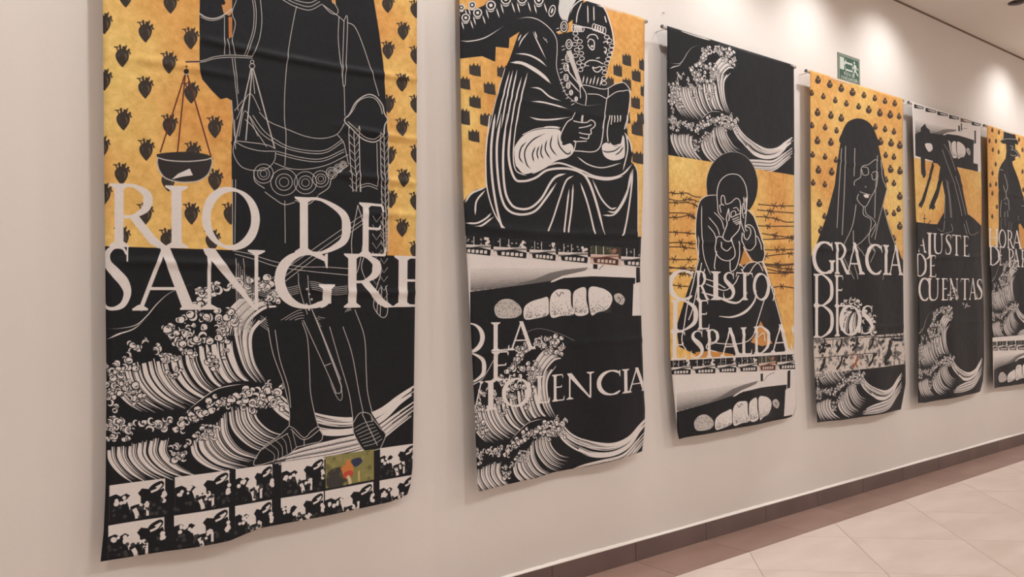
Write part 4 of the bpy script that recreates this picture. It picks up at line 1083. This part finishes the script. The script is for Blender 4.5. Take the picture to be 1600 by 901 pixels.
# ------------------------------------------------------------------ evacuation sign
SX0, SX1, SZ0, SZ1 = 5.203, 5.497, 2.882, 3.082
def sign():
    a = Art(0, 900, SX1 - SX0, SX0, SZ1, SZ0); a.off = 0.006; a.im[...] = (126, 134, 122)
    a.view(1310, 70, 12.87)
    g = (66, 96, 84); w = (206, 211, 203)
    def m(x, y): return a.tex(np.array([(x, y)]))[0]
    H_, W_ = a.H, a.W
    def R_(x0, x1, y0, y1, c): a.fill_tex(np.array([(x0 * W_, y0 * H_), (x1 * W_, y0 * H_), (x1 * W_, y1 * H_), (x0 * W_, y1 * H_)]), c)
    def F(pts, c): a.fill_tex(np.array([(x * W_, y * H_) for x, y in pts]), c)
    R_(.03, .97, .045, .955, (150, 156, 142)); R_(.055, .945, .08, .92, g)
    R_(.075, .27, .12, .56, w)                                                     # open door
    F([(.27, .3), (.36, .14), (.36, .24), (.66, .24), (.66, .56), (.36, .56), (.36, .66)], w)   # arrow
    F([(.30, .385), (.345, .31), (.64, .31), (.64, .495), (.345, .495)], g)
    # running person
    t = np.linspace(0, 6.28, 16); a.fill_tex(np.stack([(.745 + .035 * np.cos(t)) * W_, (.185 + .052 * np.sin(t)) * H_], 1), w)
    F([(.73, .25), (.82, .25), (.86, .36), (.92, .38), (.91, .42), (.84, .41), (.82, .36), (.81, .45), (.86, .52), (.93, .60), (.90, .65), (.82, .56), (.77, .5), (.74, .6), (.73, .70), (.69, .70), (.70, .58), (.73, .46), (.74, .36), (.70, .42), (.66, .42), (.66, .38), (.70, .34)], w)
    def text(s, x0, x1, y0, y1):
        ws = [glyph(c, .2, .17, False)[0] if c != ' ' else .35 for c in s]; tot = sum(ws) + .1 * (len(s) - 1); x = x0
        for c, gw in zip(s, ws):
            if c != ' ':
                for pl in glyph(c, .2, .17, False)[1]:
                    pl = np.asarray(pl); F([(x + px * (x1 - x0) / tot, y1 - py * (y1 - y0)) for px, py in pl], w)
            x += (gw + .1) * (x1 - x0) / tot
    text('RUTA DE', .25, .75, .62, .74); text('EVACUACION', .12, .90, .785, .895)
    F([(.80, .775), (.84, .745), (.855, .76), (.815, .785)], w)
    return a
a = sign()
ms = print_material(a, 'evacuation_sign_print')
bs = ms.node_tree.nodes['Principled BSDF']; bs.inputs['Roughness'].default_value = 0.35; bs.inputs['Sheen Weight'].default_value = 0.0
root = empty('evacuation_sign', ((SX0 + SX1) / 2, 0, SZ0)); tag(root, 'small green evacuation route sign on the wall above the veiled woman banner', 'sign')
def sp(name, bm, mm):
    q = mesh_obj(name, bm, mm, None, False); q.parent = root; q.matrix_parent_inverse = Matrix.Translation(-Vector(root.location)); return q
bm = bmesh.new(); add_box(bm, SX0, SX1, -0.005, 0.0, SZ0, SZ1); sp('plate', bm, mat('sign_plate', (120, 128, 116), 0.4))
bm = bmesh.new(); ul = bm.loops.layers.uv.new('UVMap')
vs = [bm.verts.new(p) for p in ((SX0 + .002, -.0056, SZ0 + .002), (SX1 - .002, -.0056, SZ0 + .002), (SX1 - .002, -.0056, SZ1 - .002), (SX0 + .002, -.0056, SZ1 - .002))]
f = bm.faces.new(vs)
for l, c in zip(f.loops, ((0, 0), (1, 0), (1, 1), (0, 1))): l[ul].uv = c
me = bpy.data.meshes.new('printed_face'); bm.to_mesh(me); bm.free(); me.materials.append(ms)
q = bpy.data.objects.new('printed_face', me); COL.objects.link(q); q.parent = root; q.matrix_parent_inverse = Matrix.Translation(-Vector(root.location))

# ------------------------------------------------------------------ spare wall nails
M_NAIL = mat('pale_nail', (236, 230, 222), 0.35, 0.5)
for (px, py, lab) in ((1035.5, 20, 'small pale nail in the wall above the seated figure banner'), (1255, 311, 'tiny pale nail in the wall between the seated figure and veiled woman banners'), (1418.5, 311, 'tiny pale nail in the wall between the veiled woman and bending figure banners')):
    X, Z = wallpt(px, py); bm = bmesh.new()
    add_cyl(bm, (X, 0, Z), (X, -0.008, Z), .0025, n=10); add_cyl(bm, (X, -0.008, Z), (X, -0.0105, Z), .006, .005, 12)
    o = mesh_obj('wall_nail', bm, M_NAIL, None, True); tag(o, lab, 'nail', 'spare nails left in the wall')

# ------------------------------------------------------------------ recessed downlights that wash the wall
ordn = ['first', 'second', 'third', 'fourth', 'fifth', 'sixth', 'seventh', 'eighth', 'ninth', 'tenth', 'eleventh', 'twelfth', 'thirteenth', 'fourteenth', 'fifteenth', 'sixteenth']
M_RING = mat('white_trim_ring', (206, 198, 190), 0.5, 0.3)
M_DARKLENS = mat('unlit_lamp_glass', (58, 44, 48), 0.4, 0.4)
for i, x in enumerate(DOWNLIGHTS):
    root = empty('ceiling_downlight', (x, DOWN_Y, CEIL))
    lab = ('unlit dark round downlight in the ceiling at the top right corner' if i == DARK else 'lit round ceiling downlight outside the picture, %s along the banner wall' % ordn[i])
    tag(root, lab, 'downlight', 'recessed downlights along the banner wall')
    def part(name, bm, mm):
        q = mesh_obj(name, bm, mm, None, True); q.parent = root; q.matrix_parent_inverse = Matrix.Translation(-Vector(root.location)); return q
    # trim ring: turned profile
    bm = bmesh.new(); rings = []
    for (r, z) in ((.062, 0), (.062, -.003), (.056, -.006), (.052, -.005), (.050, 0)):
        rings.append([bm.verts.new((x + r * math.cos(t * math.pi / 16), DOWN_Y + r * math.sin(t * math.pi / 16), CEIL + z)) for t in range(32)])
    for A_, B_ in zip(rings, rings[1:]):
        for t in range(32): bm.faces.new((A_[t], A_[(t + 1) % 32], B_[(t + 1) % 32], B_[t]))
    part('trim_ring', bm, M_RING if i != DARK else M_BLACKMETAL)
    # glass: shallow dome below the ceiling
    bm = bmesh.new(); rings = []
    for k in range(5):
        r = .050 * math.cos(k * math.pi / 2 / 5); z = -.002 - .016 * math.sin(k * math.pi / 2 / 5)
        rings.append([bm.verts.new((x + r * math.cos(t * math.pi / 16), DOWN_Y + r * math.sin(t * math.pi / 16), CEIL + z)) for t in range(32)])
    for A_, B_ in zip(rings, rings[1:]):
        for t in range(32): bm.faces.new((A_[t], A_[(t + 1) % 32], B_[(t + 1) % 32], B_[t]))
    bm.faces.new(rings[-1])
    part('lamp_glass', bm, M_DARKLENS if i == DARK else M_LENS)
    if i != DARK:
        d = Vector((0, 0.42, -1)).normalized()
        l = bpy.data.lights.new('downlight_lamp', 'SPOT'); l.energy = SPOT_W; l.color = WARM; l.spot_size = math.radians(116); l.spot_blend = 1.0; l.shadow_soft_size = 0.03
        lo = bpy.data.objects.new('downlight_lamp', l); COL.objects.link(lo); lo.location = (x, DOWN_Y, CEIL - .026)
        lo.rotation_euler = d.to_track_quat('-Z', 'Y').to_euler()
# ------------------------------------------------------------------ unseen ceiling panels added to brighten the hall
for i, (x, y) in enumerate(FILL_PANELS):
    root = empty('ceiling_fill_panel', (x, y, CEIL)); tag(root, 'square fill light panel added outside the picture for brightness, %s along the hall' % ordn[i], 'ceiling light', 'added fill panels on the ceiling')
    bm = bmesh.new()
    for (xa, xb, ya, yb) in ((-.31, .31, -.31, -.28), (-.31, .31, .28, .31), (-.31, -.28, -.28, .28), (.28, .31, -.28, .28)): add_box(bm, x + xa, x + xb, y + ya, y + yb, CEIL - .025, CEIL)
    q = mesh_obj('frame', bm, M_WHITEMETAL); q.parent = root; q.matrix_parent_inverse = Matrix.Translation(-Vector(root.location))
    bm = bmesh.new(); add_box(bm, x - .28, x + .28, y - .28, y + .28, CEIL - .015, CEIL - .002)
    q = mesh_obj('diffuser', bm, M_FILL_PANEL); q.parent = root; q.matrix_parent_inverse = Matrix.Translation(-Vector(root.location))
